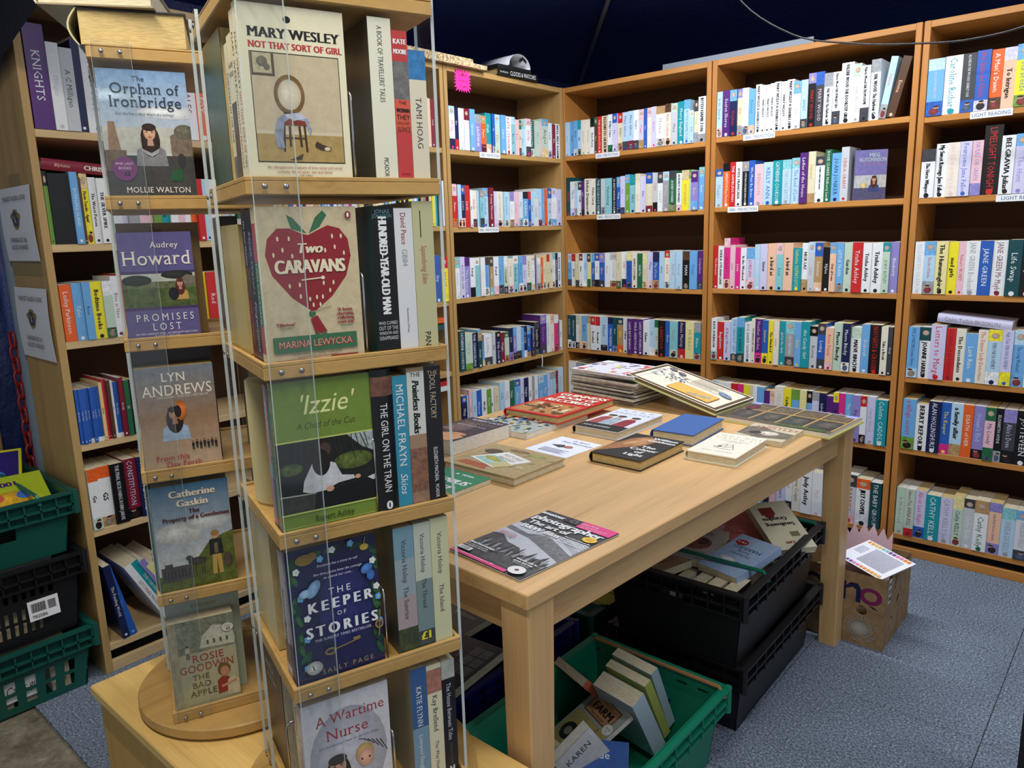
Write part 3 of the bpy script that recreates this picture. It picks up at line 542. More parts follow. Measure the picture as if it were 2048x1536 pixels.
row('E', 2, 'B-- 9 192 W Billy the Fish; B-- 9 192 W In the Town; B-- 9 192 W In the Garden; B-- 9 192 W At the Farm; B-- 9 192 W The Nest; B-- 9 192 W On the Boat; B-- 9 192 W At the Zoo; e-- 9 205 k The Fox; R-- 6 216 W; r-- 6 214 W; a-- 10 208 c; W-- 8 206 B Ants; B-- 13 198 W The Hidden; r-- 14 212 W Noddy; G-- 14 200 W Elf; K-- 16 200 W Bat', u1=.42, name=CB, depth=.14, fix=True, hs=.88)
row('E', 1, 'WOg 17 196 k Go; WOA 22 196 k GS; K-- 24 196 W THE FINAL RECKONING ROBIN JARVIS; r-K 23 200 s CONSTITUTION; N-- 20 200 W TREE ADVENTURE; B-- 20 195 W Seas; R-- 18 195 W Wolf; W-- 20 195 k Dog', u1=.30, name=CB, depth=.13)
row('E', 0, 'N-- 18~-7 262 W The Puzzling World; B-- 20~-12 262 S Busy Box', u0=.062, u1=.108, name=CB, depth=.2)
row('E', 0, "W-- 22~-26 262 r LET'S MAKE MAGIC; T-- 22~-26 268 W THE USBORNE SCIENCE; L-- 20~-27 268 D History; y-- 24~-30 250 k Boys to Ballers; H-- 16~-30 262 W Sea; W-- 20~-32 268 k MY LEGEND SPOOKS", u0=.20, u1=.345, name=CB, depth=.2)
row('A2', 4, 'B-- 12 190 W; E-- 10 190 k; r-- 14 190 W; S-- 10 190 k; r-- 7 190 W; m-- 8 190 R; E-- 18 190 k; A-- 18 190 W; s-- 9 190 B; S-- 11 190 W; h-- 8 190 k; l-- 8 190 N; B-- 10 190 W; D-- 6 190 W; W-- 12 190 r; w-- 20 190 k; l-- 16 190 B; M-- 12 190 W; W-- 14 190 k; w-- 14 190 k; e-- 16 190 k; K-- 24 190 l; a-- 10 190 W; C-- 14 190 k; y-- 12 190 k; W-- 12 190 A; C-- 12 190 k; S-- 14 190 N; y-- 9 190 k; s-- 18 190 B; K-- 10 190 W; G-- 8 190 W; Y-- 8 190 k; K-- 9 190 W; W-- 9 190 r; K-- 8 190 W; Y-- 12 190 k; s-- 14 190 B; W-- 10 190 k; S-- 10 190 W; K-- 9 190 W; y-- 14 190 k; R-- 14 190 W; K-- 6 190 W; C-- 12 190 k; Y-- 9 190 k; g-- 8 190 B; T-- 10 190 W; Q-- 12 192 W; D-- 8 192 W; w-- 9 192 k', name=CB, depth=.13)
row('A2', 5, 'W-- 20 200 k Elm; B-- 20 205 W Ice; Y-- 22 210 k Bee; W-- 20 200 R Ted; G-- 20 205 W Fen; S-- 14 208 W; s-- 14 206 B; h-- 12 200 N; E-- 8 195 W; r-- 10 195 W Linda', u0=.45, u1=.74, name=CB, depth=.14)
row('A2', 3, 'W-- 24 200 k Zoo; T-- 24 205 W Sea; B-- 22 205 W Sky; YRY 22 196 r BEAST', u0=.62, u1=.775, name=CB, depth=.14)
row('A2', 2, 'W-- 24 190 k Zoo; C-- 24 195 k Sea; B-- 22 200 W Sky; W-- 22 190 k Jam', u0=.5, u1=.62, name=CB, depth=.14)

# ------------------------------------------------------------------ the table
TZ = .722
TM = T(1.614, -2.249, 0) @ RZ(-2.56)
TW, TL = .95, 1.477
e = tag(empty('reading_table', TM), 'large oak table strewn with books and a magazine', 'table')
mb = MB(); mb.cbox(-TW, 0, 0, 1.19, TZ - .028, TZ, .002); mb.build('tabletop', TBY, e)
mb = MB(); mb.cbox(-TW, 0, 1.1905, TL, TZ - .028, TZ - .0004, .002); mb.build('tabletop', TBY, e)
for (x0, x1, y0, y1) in ((-.073, -.006, .008, .075), (-TW + .006, -TW + .073, .008, .075), (-.066, -.002, TL - .085, TL - .018), (-TW + .006, -TW + .073, TL - .085, TL - .018)):
    mb = MB(); k = .012; xi = (x1, x0)[x0 > -.5]; V = []
    for z, q in ((0, 1), (TZ - .028, 0)):
        a0, a1 = (x0 + k * q, x1) if x0 > -.5 else (x0, x1 - k * q); b0, b1 = (y0, y1 - k * q) if y0 < .5 else (y0 + k * q, y1)
        c = .003; V += [(a0 + c, b0, z), (a1 - c, b0, z), (a1, b0 + c, z), (a1, b1 - c, z), (a1 - c, b1, z), (a0 + c, b1, z), (a0, b1 - c, z), (a0, b0 + c, z)]
    mb.add(V, [tuple(range(7, -1, -1)), tuple(range(8, 16))] + [(i, (i + 1) % 8, 8 + (i + 1) % 8, 8 + i) for i in range(8)]); mb.build('leg', TBZ, e)
for x0, x1, y0, y1, mt in ((-.045, -.022, .076, TL - .086, TBY), (-TW + .022, -TW + .045, .076, TL - .086, TBY), (-TW + .074, -.074, .024, .047, TBX), (-TW + .074, -.067, TL - .05, TL - .027, TBX)):
    mb = MB(); mb.cbox(x0, x1, y0, y1, TZ - .098, TZ - .0285, .001); mb.build('apron', mt, e)

def flat(x, y, z, t, a): return T(x, y, z + t) @ RZ(a) @ RX(-90)
SK, HR = (.80, .60, .48), (.25, .15, .09)
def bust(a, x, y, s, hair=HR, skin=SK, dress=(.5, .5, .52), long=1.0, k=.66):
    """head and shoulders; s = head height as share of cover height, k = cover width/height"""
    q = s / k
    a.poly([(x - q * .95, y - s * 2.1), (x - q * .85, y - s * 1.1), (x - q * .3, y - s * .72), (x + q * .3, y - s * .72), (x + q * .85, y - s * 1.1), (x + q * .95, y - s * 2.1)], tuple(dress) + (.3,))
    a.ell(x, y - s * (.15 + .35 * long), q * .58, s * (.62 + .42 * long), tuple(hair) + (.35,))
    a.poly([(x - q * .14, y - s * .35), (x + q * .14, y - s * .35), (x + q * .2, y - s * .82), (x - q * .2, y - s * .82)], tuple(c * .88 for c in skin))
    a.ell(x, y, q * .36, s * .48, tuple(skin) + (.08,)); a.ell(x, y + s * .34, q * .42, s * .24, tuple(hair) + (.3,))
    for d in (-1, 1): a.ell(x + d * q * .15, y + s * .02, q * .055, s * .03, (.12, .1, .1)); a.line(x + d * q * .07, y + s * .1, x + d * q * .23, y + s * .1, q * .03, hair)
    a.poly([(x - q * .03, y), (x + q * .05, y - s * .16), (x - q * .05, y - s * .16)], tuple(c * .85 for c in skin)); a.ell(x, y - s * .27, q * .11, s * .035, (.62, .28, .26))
def figure(a, x, y, h, top, bottom, hair=HR, skin=SK, k=.66):
    w = h / k * .16
    a.poly([(x - w * .7, y), (x - w * .55, y + h * .5), (x + w * .55, y + h * .5), (x + w * .7, y), (x + w * .15, y), (x, y + h * .4), (x - w * .15, y)], bottom)
    a.poly([(x - w * .9, y + h * .45), (x - w * .8, y + h * .8), (x + w * .8, y + h * .8), (x + w * .9, y + h * .45)], top); a.ell(x, y + h * .9, w * .5, h * .09, skin); a.ell(x, y + h * .94, w * .55, h * .07, hair)

# --- books lying on the table
def a_light(a):
    a.rect(0, 0, 1, 1, (.12, .12, .11, .3)); a.poly([(0, .1), (.25, .3), (.55, .55), (.62, .75), (.4, .95), (.15, .8), (0, .4)], (.62, .42, .26, .5)); a.ell(.4, .78, .22, .12, (.72, .52, .34, .5))
    a.ell(.3, .62, .1, .16, (.78, .58, .40, .4), rot=-30); a.ell(.45, .62, .06, .14, (.74, .54, .38, .4), rot=-15)
    a.text('William', .72, .90, .075, 'W', st='sb', maxw=.5); a.text('Goldman', .72, .80, .075, 'W', st='sb', maxw=.55)
    for i, t in enumerate(('The', 'Colour', 'of', 'Light')): a.text(t, .70, .52 - i * .115, .085, 'W', st='sb', maxw=.55)
book('hardback', flat(1.276, -1.590, TZ, .0265, 0), .147, .218, .0265, (.13, .12, .11), hard=True, pg=PAGEY, art=a_light, label='black glossy hardback with warm glowing hands on the cover, on table', cat='book')
def a_catch(a):
    a.rect(0, 0, 1, 1, (.93, .92, .84, .04)); a.text('WHY NOT', .55, .88, .06, (.55, .55, .52), st='sw'); a.text('CATCH-21?', .55, .77, .06, (.55, .55, .52), st='sw')
    a.text('THE STORIES BEHIND', .55, .67, .026, (.5, .5, .47), st='s', maxw=.7); a.text('THE TITLES', .55, .62, .026, (.5, .5, .47), st='s')
    for (x0, y0, x1, y1) in ((.35, .3, .45, .5), (.45, .5, .6, .52), (.6, .52, .68, .4), (.4, .3, .7, .28), (.42, .4, .55, .36), (.55, .36, .66, .44), (.5, .5, .52, .4), (.3, .36, .42, .34), (.68, .4, .74, .3)): a.line(x0, y0, x1, y1, .012, (.3, .3, .28))
    a.ell(.56, .53, .06, .04, (.9, .9, .84)); a.ell(.42, .38, .04, .025, (.3, .3, .3)); a.text('GARY DEXTER', .5, .16, .03, (.6, .6, .56), st='w')
book('hardback', flat(1.460, -1.430, TZ, .0235, 2.2), .132, .208, .0235, (.93, .92, .84), hard=True, pg=PAGE, art=a_catch, label='cream hardback with a small line drawing on the cover, near table edge', cat='book')
book('hardback', flat(1.300, -1.330, TZ, .032, 4), .123, .216, .032, (.24, .38, .62, .12), hard=True, pg=PAGE, mat=MATTE, label='plain blue cloth hardback without a jacket, lying on table', cat='book')
def a_amb(a):
    a.rect(0, 0, 1, 1, (.86, .88, .92, .06)); a.rect(0, 0, 1, .22, 'K'); a.text('AMBUSTERS', .52, .80, .07, (.45, .47, .52), st='sw')
    for i in range(4): a.ell(.2 + i * .2, .92, .05, .012, (.5, .52, .56), rot=20)
    for x, c in ((.2, (.62, .28, .30, .5)), (.42, (.62, .68, .72, .5)), (.74, (.55, .16, .22, .5))):
        a.poly([(x - .15, .22), (x - .13, .5), (x, .6), (x + .13, .5), (x + .15, .22)], c); a.ell(x, .60, .07, .055, SK); a.ell(x, .64, .1, .04, 'D')
    a.text('JULIE SUMMERS', .4, .11, .05, 'W', maxw=.6)
book('hardback', flat(1.072, -1.386, TZ, .0235, 0), .152, .254, .0235, (.86, .88, .92), [(0, .254, 'K')], hard=True, art=a_amb, label='white hardback with three village women on the jacket, on table', cat='book')
def a_thi(a):
    a.rect(0, 0, 1, 1, (.80, .76, .64, .08)); a.poly([(0, .75), (0, .2), (.5, .08), (1, .2), (1, .55), (.6, .62), (.3, .8)], (.45, .42, .36, .8)); a.ell(.55, .42, .2, .14, (.85, .82, .74, .4)); a.ell(.3, .38, .12, .1, (.22, .2, .18, .4))
    a.line(.35, .1, .5, .4, .03, 'D'); a.text('POPPIES AND', .55, .92, .05, (.55, .25, .2), st='s', maxw=.6); a.text('THISTLES', .55, .80, .13, (.72, .22, .18), st='s')
book('paperback', flat(1.473, -1.196, TZ, .0145, 0), .142, .158, .0145, (.78, .74, .62), art=a_thi, label='small tan paperback with red lettering and a sepia scene, on table', cat='book')
def a_comic(a):
    a.rect(0, 0, 1, 1, (.66, .70, .68, .2)); r = random.Random(3)
    for i in range(170): a.ell(r.random(), r.random(), .02 + r.random() * .03, .012 + r.random() * .02, r.choice([(.25, .45, .25), (.85, .85, .8), (.3, .45, .7), (.75, .45, .3), (.2, .22, .25), (.8, .75, .35), (.9, .9, .9)]), n=7)
book('paperback', flat(.800, -1.528, TZ, .0165, 0), .208, .300, .0165, (.62, .66, .64, .3), [(0, .3, (.5, .55, .5, .5))], art=a_comic, pg=PAGEW, label='book with a busy crowded comic cover under the red annual', cat='book')
def a_guin(a):
    a.rect(0, 0, 1, 1, (.80, .13, .11, .03)); a.rect(.06, .05, .94, .48, (.72, .50, .28, .5)); r = random.Random(5)
    for i in range(46): a.ell(.1 + r.random() * .8, .08 + r.random() * .36, .03 + r.random() * .04, .015 + r.random() * .025, r.choice([(.2, .15, .1), (.85, .7, .4), (.6, .3, .15), (.9, .85, .7), (.35, .3, .22)]), n=8)
    a.text('GUINNESS', .55, .88, .10, (.95, .92, .85), st='b', maxw=.88); a.text('BOOK OF', .57, .745, .10, (.95, .92, .85), st='b', maxw=.74); a.text('RECORDS', .55, .60, .11, (.95, .92, .85), st='b', maxw=.84)
book('hardback', flat(.808, -1.394, TZ + .017, .0225, 0), .211, .300, .0225, (.80, .13, .11), hard=True, pg=PAGEY, art=a_guin, label='large red hardback annual of records lying on the comic book', cat='book')
def a_lacey(a):
    a.rect(0, 0, 1, 1, (.22, .17, .22, .3)); a.poly([(0, 0), (.9, 0), (.95, .22), (.6, .32), (.2, .2), (0, .25)], (.84, .62, .46, .4)); a.ell(.7, .3, .2, .05, (.80, .56, .42, .3)); a.ell(.35, .55, .3, .22, (.42, .34, .36, .5))
    a.text('ROBERT LACEY', .55, .92, .06, (.9, .9, .92), maxw=.8); a.text('MAJESTY', .5, .78, .10, (.55, .48, .34), st='si'); a.text('BRITAIN AND HER QUEEN', .5, .66, .03, (.85, .85, .85)); a.rect(.1, .4, .35, .44, (.75, .45, .35))
book('paperback', flat(.800, -1.764, TZ, .040, -1), .150, .226, .040, (.20, .15, .20), pg=PAGEW, art=a_lacey, label='thick dark paperback with cupped hands on its cover, on table', cat='book')
def sheetpaper(name, M, wd, h, t, col, label, cat, art, mat=MATTE):
    mb = MB(); mb.box(0, wd, 0, h, 0, t, C_(col)); o = mb.build(name, mat, None, M); tag(o, label, cat); a = Art((0, 0, t), (1, 0, 0), (0, 1, 0), wd, h); art(a); a.build(o, mat, ('printed_picture', 'lettering')); return o
def a_leaf(a):
    a.text("Dr Bob's", .6, .88, .07, (.5, .3, .55), st='si'); a.text('Fish Recovery', .6, .76, .08, (.35, .3, .45), st='si'); a.poly([(.2, .5), (.45, .6), (.55, .48), (.45, .42)], 'D'); a.ell(.6, .52, .1, .07, (.65, .42, .36, .3))
    for i in range(5): a.rect(.2, .3 - i * .045, .8 - (i % 2) * .1, .315 - i * .045, (.45, .45, .55))
sheetpaper('leaflet', T(1.062, -1.600, TZ) @ RZ(-3), .145, .158, .0006, (.86, .88, .94), 'pale leaflet with a hand picture lying flat beside the black hardback', 'leaflet', a_leaf)
def a_fish(a):
    a.rect(0, 0, 1, 1, (.68, .60, .42, .25)); a.ell(.2, .7, .12, .1, (.32, .26, .18, .4)); a.ell(.72, .84, .13, .05, (.60, .62, .34, .3)); a.poly([(.1, .1), (.55, .05), (.5, .22), (.15, .24)], (.66, .34, .20, .4)); a.ell(.8, .35, .12, .06, (.72, .66, .48, .4)); a.ell(.45, .88, .14, .05, (.55, .42, .25, .4))
    for i in range(9): a.line(.05 + i * .11, .3 + (i % 3) * .22, .11 + i * .11, .36 + (i % 3) * .22, .008, (.4, .3, .2))
    a.poly([(.12, .35), (.36, .78), (.80, .62), (.60, .16)], (.93, .93, .90)); a.poly([(.17, .37), (.30, .58), (.6, .44), (.5, .22)], (.62, .78, .72, .3)); a.ell(.38, .45, .14, .05, (.72, .66, .25, .3), rot=-18); a.poly([(.46, .26), (.56, .44), (.74, .36), (.6, .17)], (.78, .74, .52))
    a.text('PIXTURES', .55, .62, .075, (.55, .42, .36), st='s', maxw=.4, rot=-13); a.text('PREFIXES', .52, .52, .07, (.45, .38, .34), st='s', maxw=.36, rot=-13)
book('hardback', flat(1.012, -1.858, TZ, .021, 0), .236, .196, .021, (.66, .58, .40, .3), hard=True, art=a_fish, label='square hardback of animal pictures with a white fish panel, on table', cat='book')
def a_mensa(a):
    a.rect(0, 0, 1, 1, (.14, .52, .36, .08)); a.rect(0, 0, 1, .3, (.30, .62, .58, .1)); a.ell(.38, .90, .03, .02, 'W'); a.text('MENSA', .62, .90, .045, 'W', st='b', maxw=.4); a.text('GENIUS', .5, .66, .13, 'W', st='ib', maxw=.9); a.text('TEST', .5, .42, .16, 'W', st='ib', maxw=.8)
book('paperback', flat(1.040, -2.062, TZ, .0125, 0), .147, .190, .0125, (.14, .50, .36), art=a_mensa, label='green puzzle paperback with white lettering beside the animal book', cat='book')
# photography magazine
def a_mag(a):
    a.rect(0, 0, 1, 1, (.20, .20, .21, .1)); a.rect(0, .25, 1, .68, (.72, .74, .77, .1))
    a.poly([(0, .60), (.3, .56), (.45, .62), (.6, .6), (1, .47), (1, .34), (.7, .42), (.4, .5), (0, .54)], (.40, .41, .43, .6)); a.poly([(.42, .58), (.58, .66), (.8, .58), (1, .50), (1, .56), (.75, .66), (.5, .68)], (.62, .64, .68, .2))
    a.poly([(0, .42), (.12, .44), (.3, .36), (.5, .34), (.62, .26), (.85, .30), (1, .24), (1, .06), (0, .06)], (.26, .26, .27, .8))
    for i in range(24): a.poly([(.05 + i * .04, .30 - (i % 5) * .03), (.09 + i * .04, .36 - (i % 4) * .035), (.10 + i * .04, .22 - (i % 3) * .03)], (.55, .56, .58, .5) if i % 2 else (.14, .14, .15, .3))
    a.rect(0, 0, .78, .035, (.88, .25, .52)); a.rect(.55, .88, 1, 1, (.88, .20, .52)); a.rect(.34, .905, .55, .985, (.10, .10, .11)); a.ell(.46, .945, .05, .03, (.4, .4, .42)); a.ell(.46, .945, .03, .018, 'K')
    a.text('amateur', .17, .945, .05, 'W', st='b', maxw=.32); a.text('photographer', .5, .845, .085, 'W', st='b', maxw=.97); a.text('Leica M10', .66, .96, .028, 'W', maxw=.3); a.text('A comprehensive test puts', .76, .925, .016, 'W', maxw=.44); a.text('Leica through its paces', .74, .90, .016, 'W', maxw=.4)
    a.text('The art of', .36, .745, .065, 'W', st='sb', maxw=.6); a.text('B&W film', .36, .655, .065, 'W', st='sb', maxw=.6); a.ell(.90, .755, .085, .045, (.93, .76, .18)); a.text('BUYING', .90, .765, .014, 'k', maxw=.12); a.text('GUIDE', .90, .745, .014, 'k', maxw=.12)
    for i in range(4): a.text('How to shoot and process film', .82, .69 - i * .028, .015, 'W', st='b', maxw=.33)
    a.text('Lightroom', .16, .47, .028, (.72, .2, .3), maxw=.25); a.text('mono magic', .17, .44, .028, (.72, .2, .3), maxw=.26); a.text('Create stunning mono', .16, .415, .014, 'k', maxw=.24)
    a.text("Michael Wood's landscapes", .2, .185, .024, 'W', st='b', maxw=.36); a.text('The top secrets of the', .18, .155, .018, 'W', maxw=.3); a.text('photographers who made it', .19, .13, .018, 'W', maxw=.32)
    a.text("World's role in", .80, .20, .022, 'W', st='b', maxw=.3); a.text('press and war', .80, .17, .022, 'W', st='b', maxw=.3); a.text('50 years of photos', .80, .143, .014, 'W', maxw=.26)
    a.rect(.02, .055, .2, .10, 'W')
    for i in range(12): a.rect(.045 + i * .011, .06, .049 + i * .011, .092, 'k')
    a.ell(.86, .065, .095, .055, 'W'); a.ell(.86, .065, .025, .015, (.45, .2, .3)); a.text('passionate about photography since 1884', .38, .0175, .014, 'W', maxw=.7)
def magazine(M, wd, h, t, col, art, label, group=None, edge='W'):
    e = MB(); e.box(0, wd, 0, h, t - .0004, t, C_(col)); e.box(0, wd, 0, h, 0, .0004, C_(col)); e.box(-.0003, .0005, 0, h, 0, t, C_(edge)); o = e.build('magazine', PRINT, None, M)
    p = MB(); p.box(.0005, wd - .001, .0006, h - .0006, .0004, t - .0004, C_((.82, .82, .80))); p.build('pages', PAGEW, o); tag(o, label, 'magazine', group)
    if art: a = Art((0, 0, t), (1, 0, 0), (0, 1, 0), wd, h); art(a); a.build(o, PRINT)
    return o
magazine(T(1.386, -2.202, TZ) @ RZ(-5), .188, .268, .0042, (.2, .2, .21), a_mag, 'black-and-white photography magazine with pink strips at the near table corner')
# a pile of magazines at the far end
def a_top(a):
    a.rect(0, 0, 1, 1, (.86, .86, .90, .1)); r = random.Random(9)
    for i in range(60): a.ell(r.random() * .9 + .05, r.random() * .9 + .05, .02 + r.random() * .07, .015 + r.random() * .04, r.choice([(.85, .35, .38), (.9, .85, .5), (.55, .55, .7), (.95, .95, .95), (.80, .50, .55), (.6, .6, .65), (.93, .9, .9)]), n=8, rot=r.random() * 90)
z = TZ
for i in range(11):
    t = random.uniform(.006, .011); dark = random.choice([(.10, .09, .09), (.14, .11, .10), (.22, .18, .16), (.08, .08, .09)])
    col = dark if i < 10 else (.88, .88, .90)
    magazine(T(.762 + random.uniform(-.012, .012), -.985 + random.uniform(-.008, .012), z) @ RZ(-4 + random.uniform(-4, 4)), .278, .212, t, col, a_top if i == 10 else None,
             ('uppermost magazine of the pile, bright red and white pictures' if i == 10 else 'dark magazine %s from the bottom of the pile on the far table end' % ORD(i + 1)), 'pile of magazines on the table', dark)
    z += t + .0003
# big picture book lying open, its left half propped on the magazine pile
bb = tag(empty('picture_book', T(1.338, -1.022, TZ) @ RZ(-4.2)), 'large open picture book propped against the magazine pile', 'book')
mb = MB(); mb.box(0, .352, 0, .243, 0, .004, C_((.86, .82, .45))); mb.box(.004, .348, .003, .240, .004, .015, C_('I')); rp = mb.build('right_half', PRINT, bb)
a = Art((.004, .003, .015), (1, 0, 0), (0, 1, 0), .344, .237); a.rect(0, 0, 1, 1, (.36, .33, .27, .7)); a.rect(.88, .80, 1, 1, (.62, .66, .88)); a.rect(0, .96, .88, 1, (.62, .60, .66, .3)); a.rect(0, .9, .1, 1, (.66, .68, .88))
for i in range(4):
    x = .06 + i * .24; a.rect(x, .15, x + .19, .55, (.24, .26, .25, .8)); a.rect(x, .6, x + .19, .88, (.42, .36, .28, .8)); a.ell(x + .1, .36, .07, .14, (.36, .34, .30, .7)); a.line(x + .21, .1, x + .21, .95, .018, (.74, .60, .36)); a.rect(x - .02, .56, x + .22, .60, (.70, .56, .34, .4))
a.rect(.55, .02, .95, .12, (.32, .38, .22, .8)); a.ell(.1, .7, .05, .16, (.40, .18, .24, .5)); a.build(rp, PRINT, ('page_picture', 'lettering'))
LM = RY(13.2) @ RZ(0)
mb = MB(); mb.box(-.352, 0, .0, .245, -.001, .004, C_((.86, .88, .62))); mb.box(-.348, -.002, .004, .241, .004, .014, C_((.45, .38, .26))); lp = mb.build('left_half', PRINT, bb, T(0, 0, .014) @ LM)
a = Art((-.348, .004, .014), (1, 0, 0), (0, 1, 0), .346, .237); a.rect(0, 0, 1, 1, (.92, .90, .80)); a.rect(.012, .018, .988, .982, (.36, .28, .18)); a.rect(.05, .075, .95, .925, (.90, .87, .78, .08)); r = random.Random(4)
for i in range(70): a.poly([(x0 := .08 + r.random() * .34, y0 := .38 + r.random() * .34), (x0 + .02 + r.random() * .02, y0 + .02), (x0 + .01, y0 + .03 + r.random() * .02)], r.choice([(.4, .45, .5), (.2, .2, .2), (.75, .82, .88), (.55, .6, .65)]))
for x, y in ((.16, .84), (.28, .80)): a.ell(x, y, .055, .045, (.42, .42, .46, .4), rot=-20)
a.rect(.40, .12, .86, .44, (.78, .52, .2)); a.rect(.41, .13, .85, .43, (.86, .70, .34, .1)); a.ell(.70, .22, .10, .05, (.70, .64, .54, .5), rot=15); a.ell(.78, .29, .04, .05, (.74, .68, .58, .4)); a.ell(.84, .62, .09, .06, (.48, .54, .64, .5), rot=-25)
for i in range(7): a.rect(.45, .86 - i * .05, .80 - (i % 3) * .05, .872 - i * .05, (.62, .58, .5))
a.text('THE DRAGONOLOGY', .55, .70, .04, (.5, .46, .38), st='s', maxw=.4); a.build(lp, PRINT, ('page_picture', 'lettering'))

# ------------------------------------------------------------------ low cabinet and the two revolving racks
cab = tag(empty('display_cabinet', T(0, 0, 0)), 'low beech cabinet carrying the two revolving book racks', 'cabinet')
CX0, CX1, CY0, CY1, CZ = .752, 1.655, -2.642, -2.254, .409
mb = MB(); mb.cbox(CX0, CX1, CY0, CY1, CZ - .022, CZ, .003); mb.build('cabinet_top', SPT, cab)
for (x0, x1, y0, y1, nm) in ((CX0 + .012, CX0 + .03, CY0 + .012, CY1 - .004, 'side_panel'), (CX1 - .03, CX1 - .012, CY0 + .012, CY1 - .004, 'side_panel'), (CX0 + .03, CX1 - .03, CY0 + .012, CY0 + .03, 'front_panel'), (CX0 + .03, CX1 - .03, CY1 - .02, CY1 - .004, 'back_panel')):
    mb = MB(); mb.cbox(x0, x1, y0, y1, 0, CZ - .0225, .001); mb.build(nm, SPZ, cab)
HB = .129; LV = (.457, .690, .918, 1.147, 1.377, 1.6055)
def rack(M, label, near):
    e = tag(empty('book_rack', M), label, 'book rack')
    mb = MB(); mb.lathe([(.05, .4095), (.05, .414), (.187, .414), (.1895, .4165), (.1895, .433), (.187, .4355)], 64); mb.build('turntable', SPX, e, smooth=False)
    for z in LV:
        mb = MB(); mb.cbox(-HB, HB, -HB, HB, z - .0215, z - .004, .0015)
        if z < 1.6:
            for a0, a1, b0, b1 in ((-HB, HB, -HB, -HB + .006), (-HB, HB, HB - .006, HB), (-HB, -HB + .006, -HB + .006, HB - .006), (HB - .006, HB, -HB + .006, HB - .006)): mb.cbox(a0, a1, b0, b1, z - .0045, z + .001, .0008)
        else: mb.cbox(-HB, HB, -HB, HB, z - .0042, z, .0015)
        mb.build('shelf', SPX, e)
    for k in range(4):
        mb = MB(); mb.box(-HB + .007, -HB + .062, -HB - .0048, -HB - .0002, .438, 1.612, skip='lr'); me = mb.mesh('acrylic_strip'); me.materials.append(ACRY); o = link('acrylic_strip', me, e, RZ(90 * k))
        mb = MB(); mb.box(-HB + .0068, -HB + .0072, -HB - .0048, -HB - .0002, .438, 1.612); mb.box(-HB + .0618, -HB + .0622, -HB - .0048, -HB - .0002, .438, 1.612); mb.build('polished_edge', ACRE, o)
        for z in LV:
            for x in (.021, .047):
                mb = MB(); mb.lathe([(.0001, .0), (.0036, .0), (.0036, .0012), (.0022, .0022), (.0001, .0024)], 12); mb.xf(T(-HB + x, -HB - .0048, z - .0115) @ RX(90)); mb.build('screw', STEEL, o, smooth=True)
    for zi, z in enumerate(LV[:-1]):
        for k in range(4):
            if (near and k == 3 and zi > 0) or (not near and (k == 0 or (k == 3 and zi in (2, 4)))) or k in (1, 2): continue
            mb = MB(); r = .008; H = .112; y0, y1 = -.055, -.105; P = [(0, y0, 0), (0, y0, H - r)] + [(0, y0 - r + r * math.cos(t), H - r + r * math.sin(t)) for t in (PI / 4, PI / 2)] + [(0, y1 + r - r * math.sin(t), H - r + r * math.cos(t)) for t in (0, PI / 4, PI / 2)] + [(0, y1, 0)]
            mb.tube(P, .0016, 6); mb.build('wire_bookend', CHROME, e, RZ(90 * k) @ T(.0125, -.016, z - .003), smooth=True)
    return e
RN = T(1.4145, -2.4495, 0) @ RZ(71.8); RL = T(.990, -2.436, 0) @ RZ(67.0)
rack(RN, 'clear-sided revolving book rack standing nearer, five paperback tiers', True)
rack(RL, 'clear-sided revolving book rack on the round base, hardbacks on top', False)

# ------------------------------------------------------------------ books on the racks; each tier is a pinwheel of four groups (q = 1 cover outwards, 2 spines outwards ...)
def tier(RM, lv, q, items, where):
    d = -.119
    for it in items:
        wd, h, t = it['s']; M = RM @ RZ(90 * (q - 1)) @ T(-.121 + it.get('in', 0), d, LV[lv] - .003) @ RX(it.get('tilt', 0)) @ RY(it.get('lean', 0))
        bands = it.get('b'); 
        if bands: bands = [(a * h, b_ * h, c) for a, b_, c in bands]
        book(it.get('n', 'paperback'), M, wd, h, t - .0006, it['c'], bands, hard=it.get('n') == 'hardback', txt=it.get('t', ''), tcol='k', pg=it.get('p', PAGEY), art=it.get('a'), back=it.get('k'), res=3, label=it['l'] + ', ' + where, cat='book', group=it.get('g'))
        d += t
def S(t, c0, span, col, st='', k=.5): return (t, c0, span, col, st, k)
TI = ('bottom tier,', 'fourth tier,', 'third tier,', 'second tier,', 'top tier,')
def NR(i): return TI[i] + ' nearer rack'
def LR(i): return TI[i] + ' round-based rack'
CREAM = (.88, .86, .74)
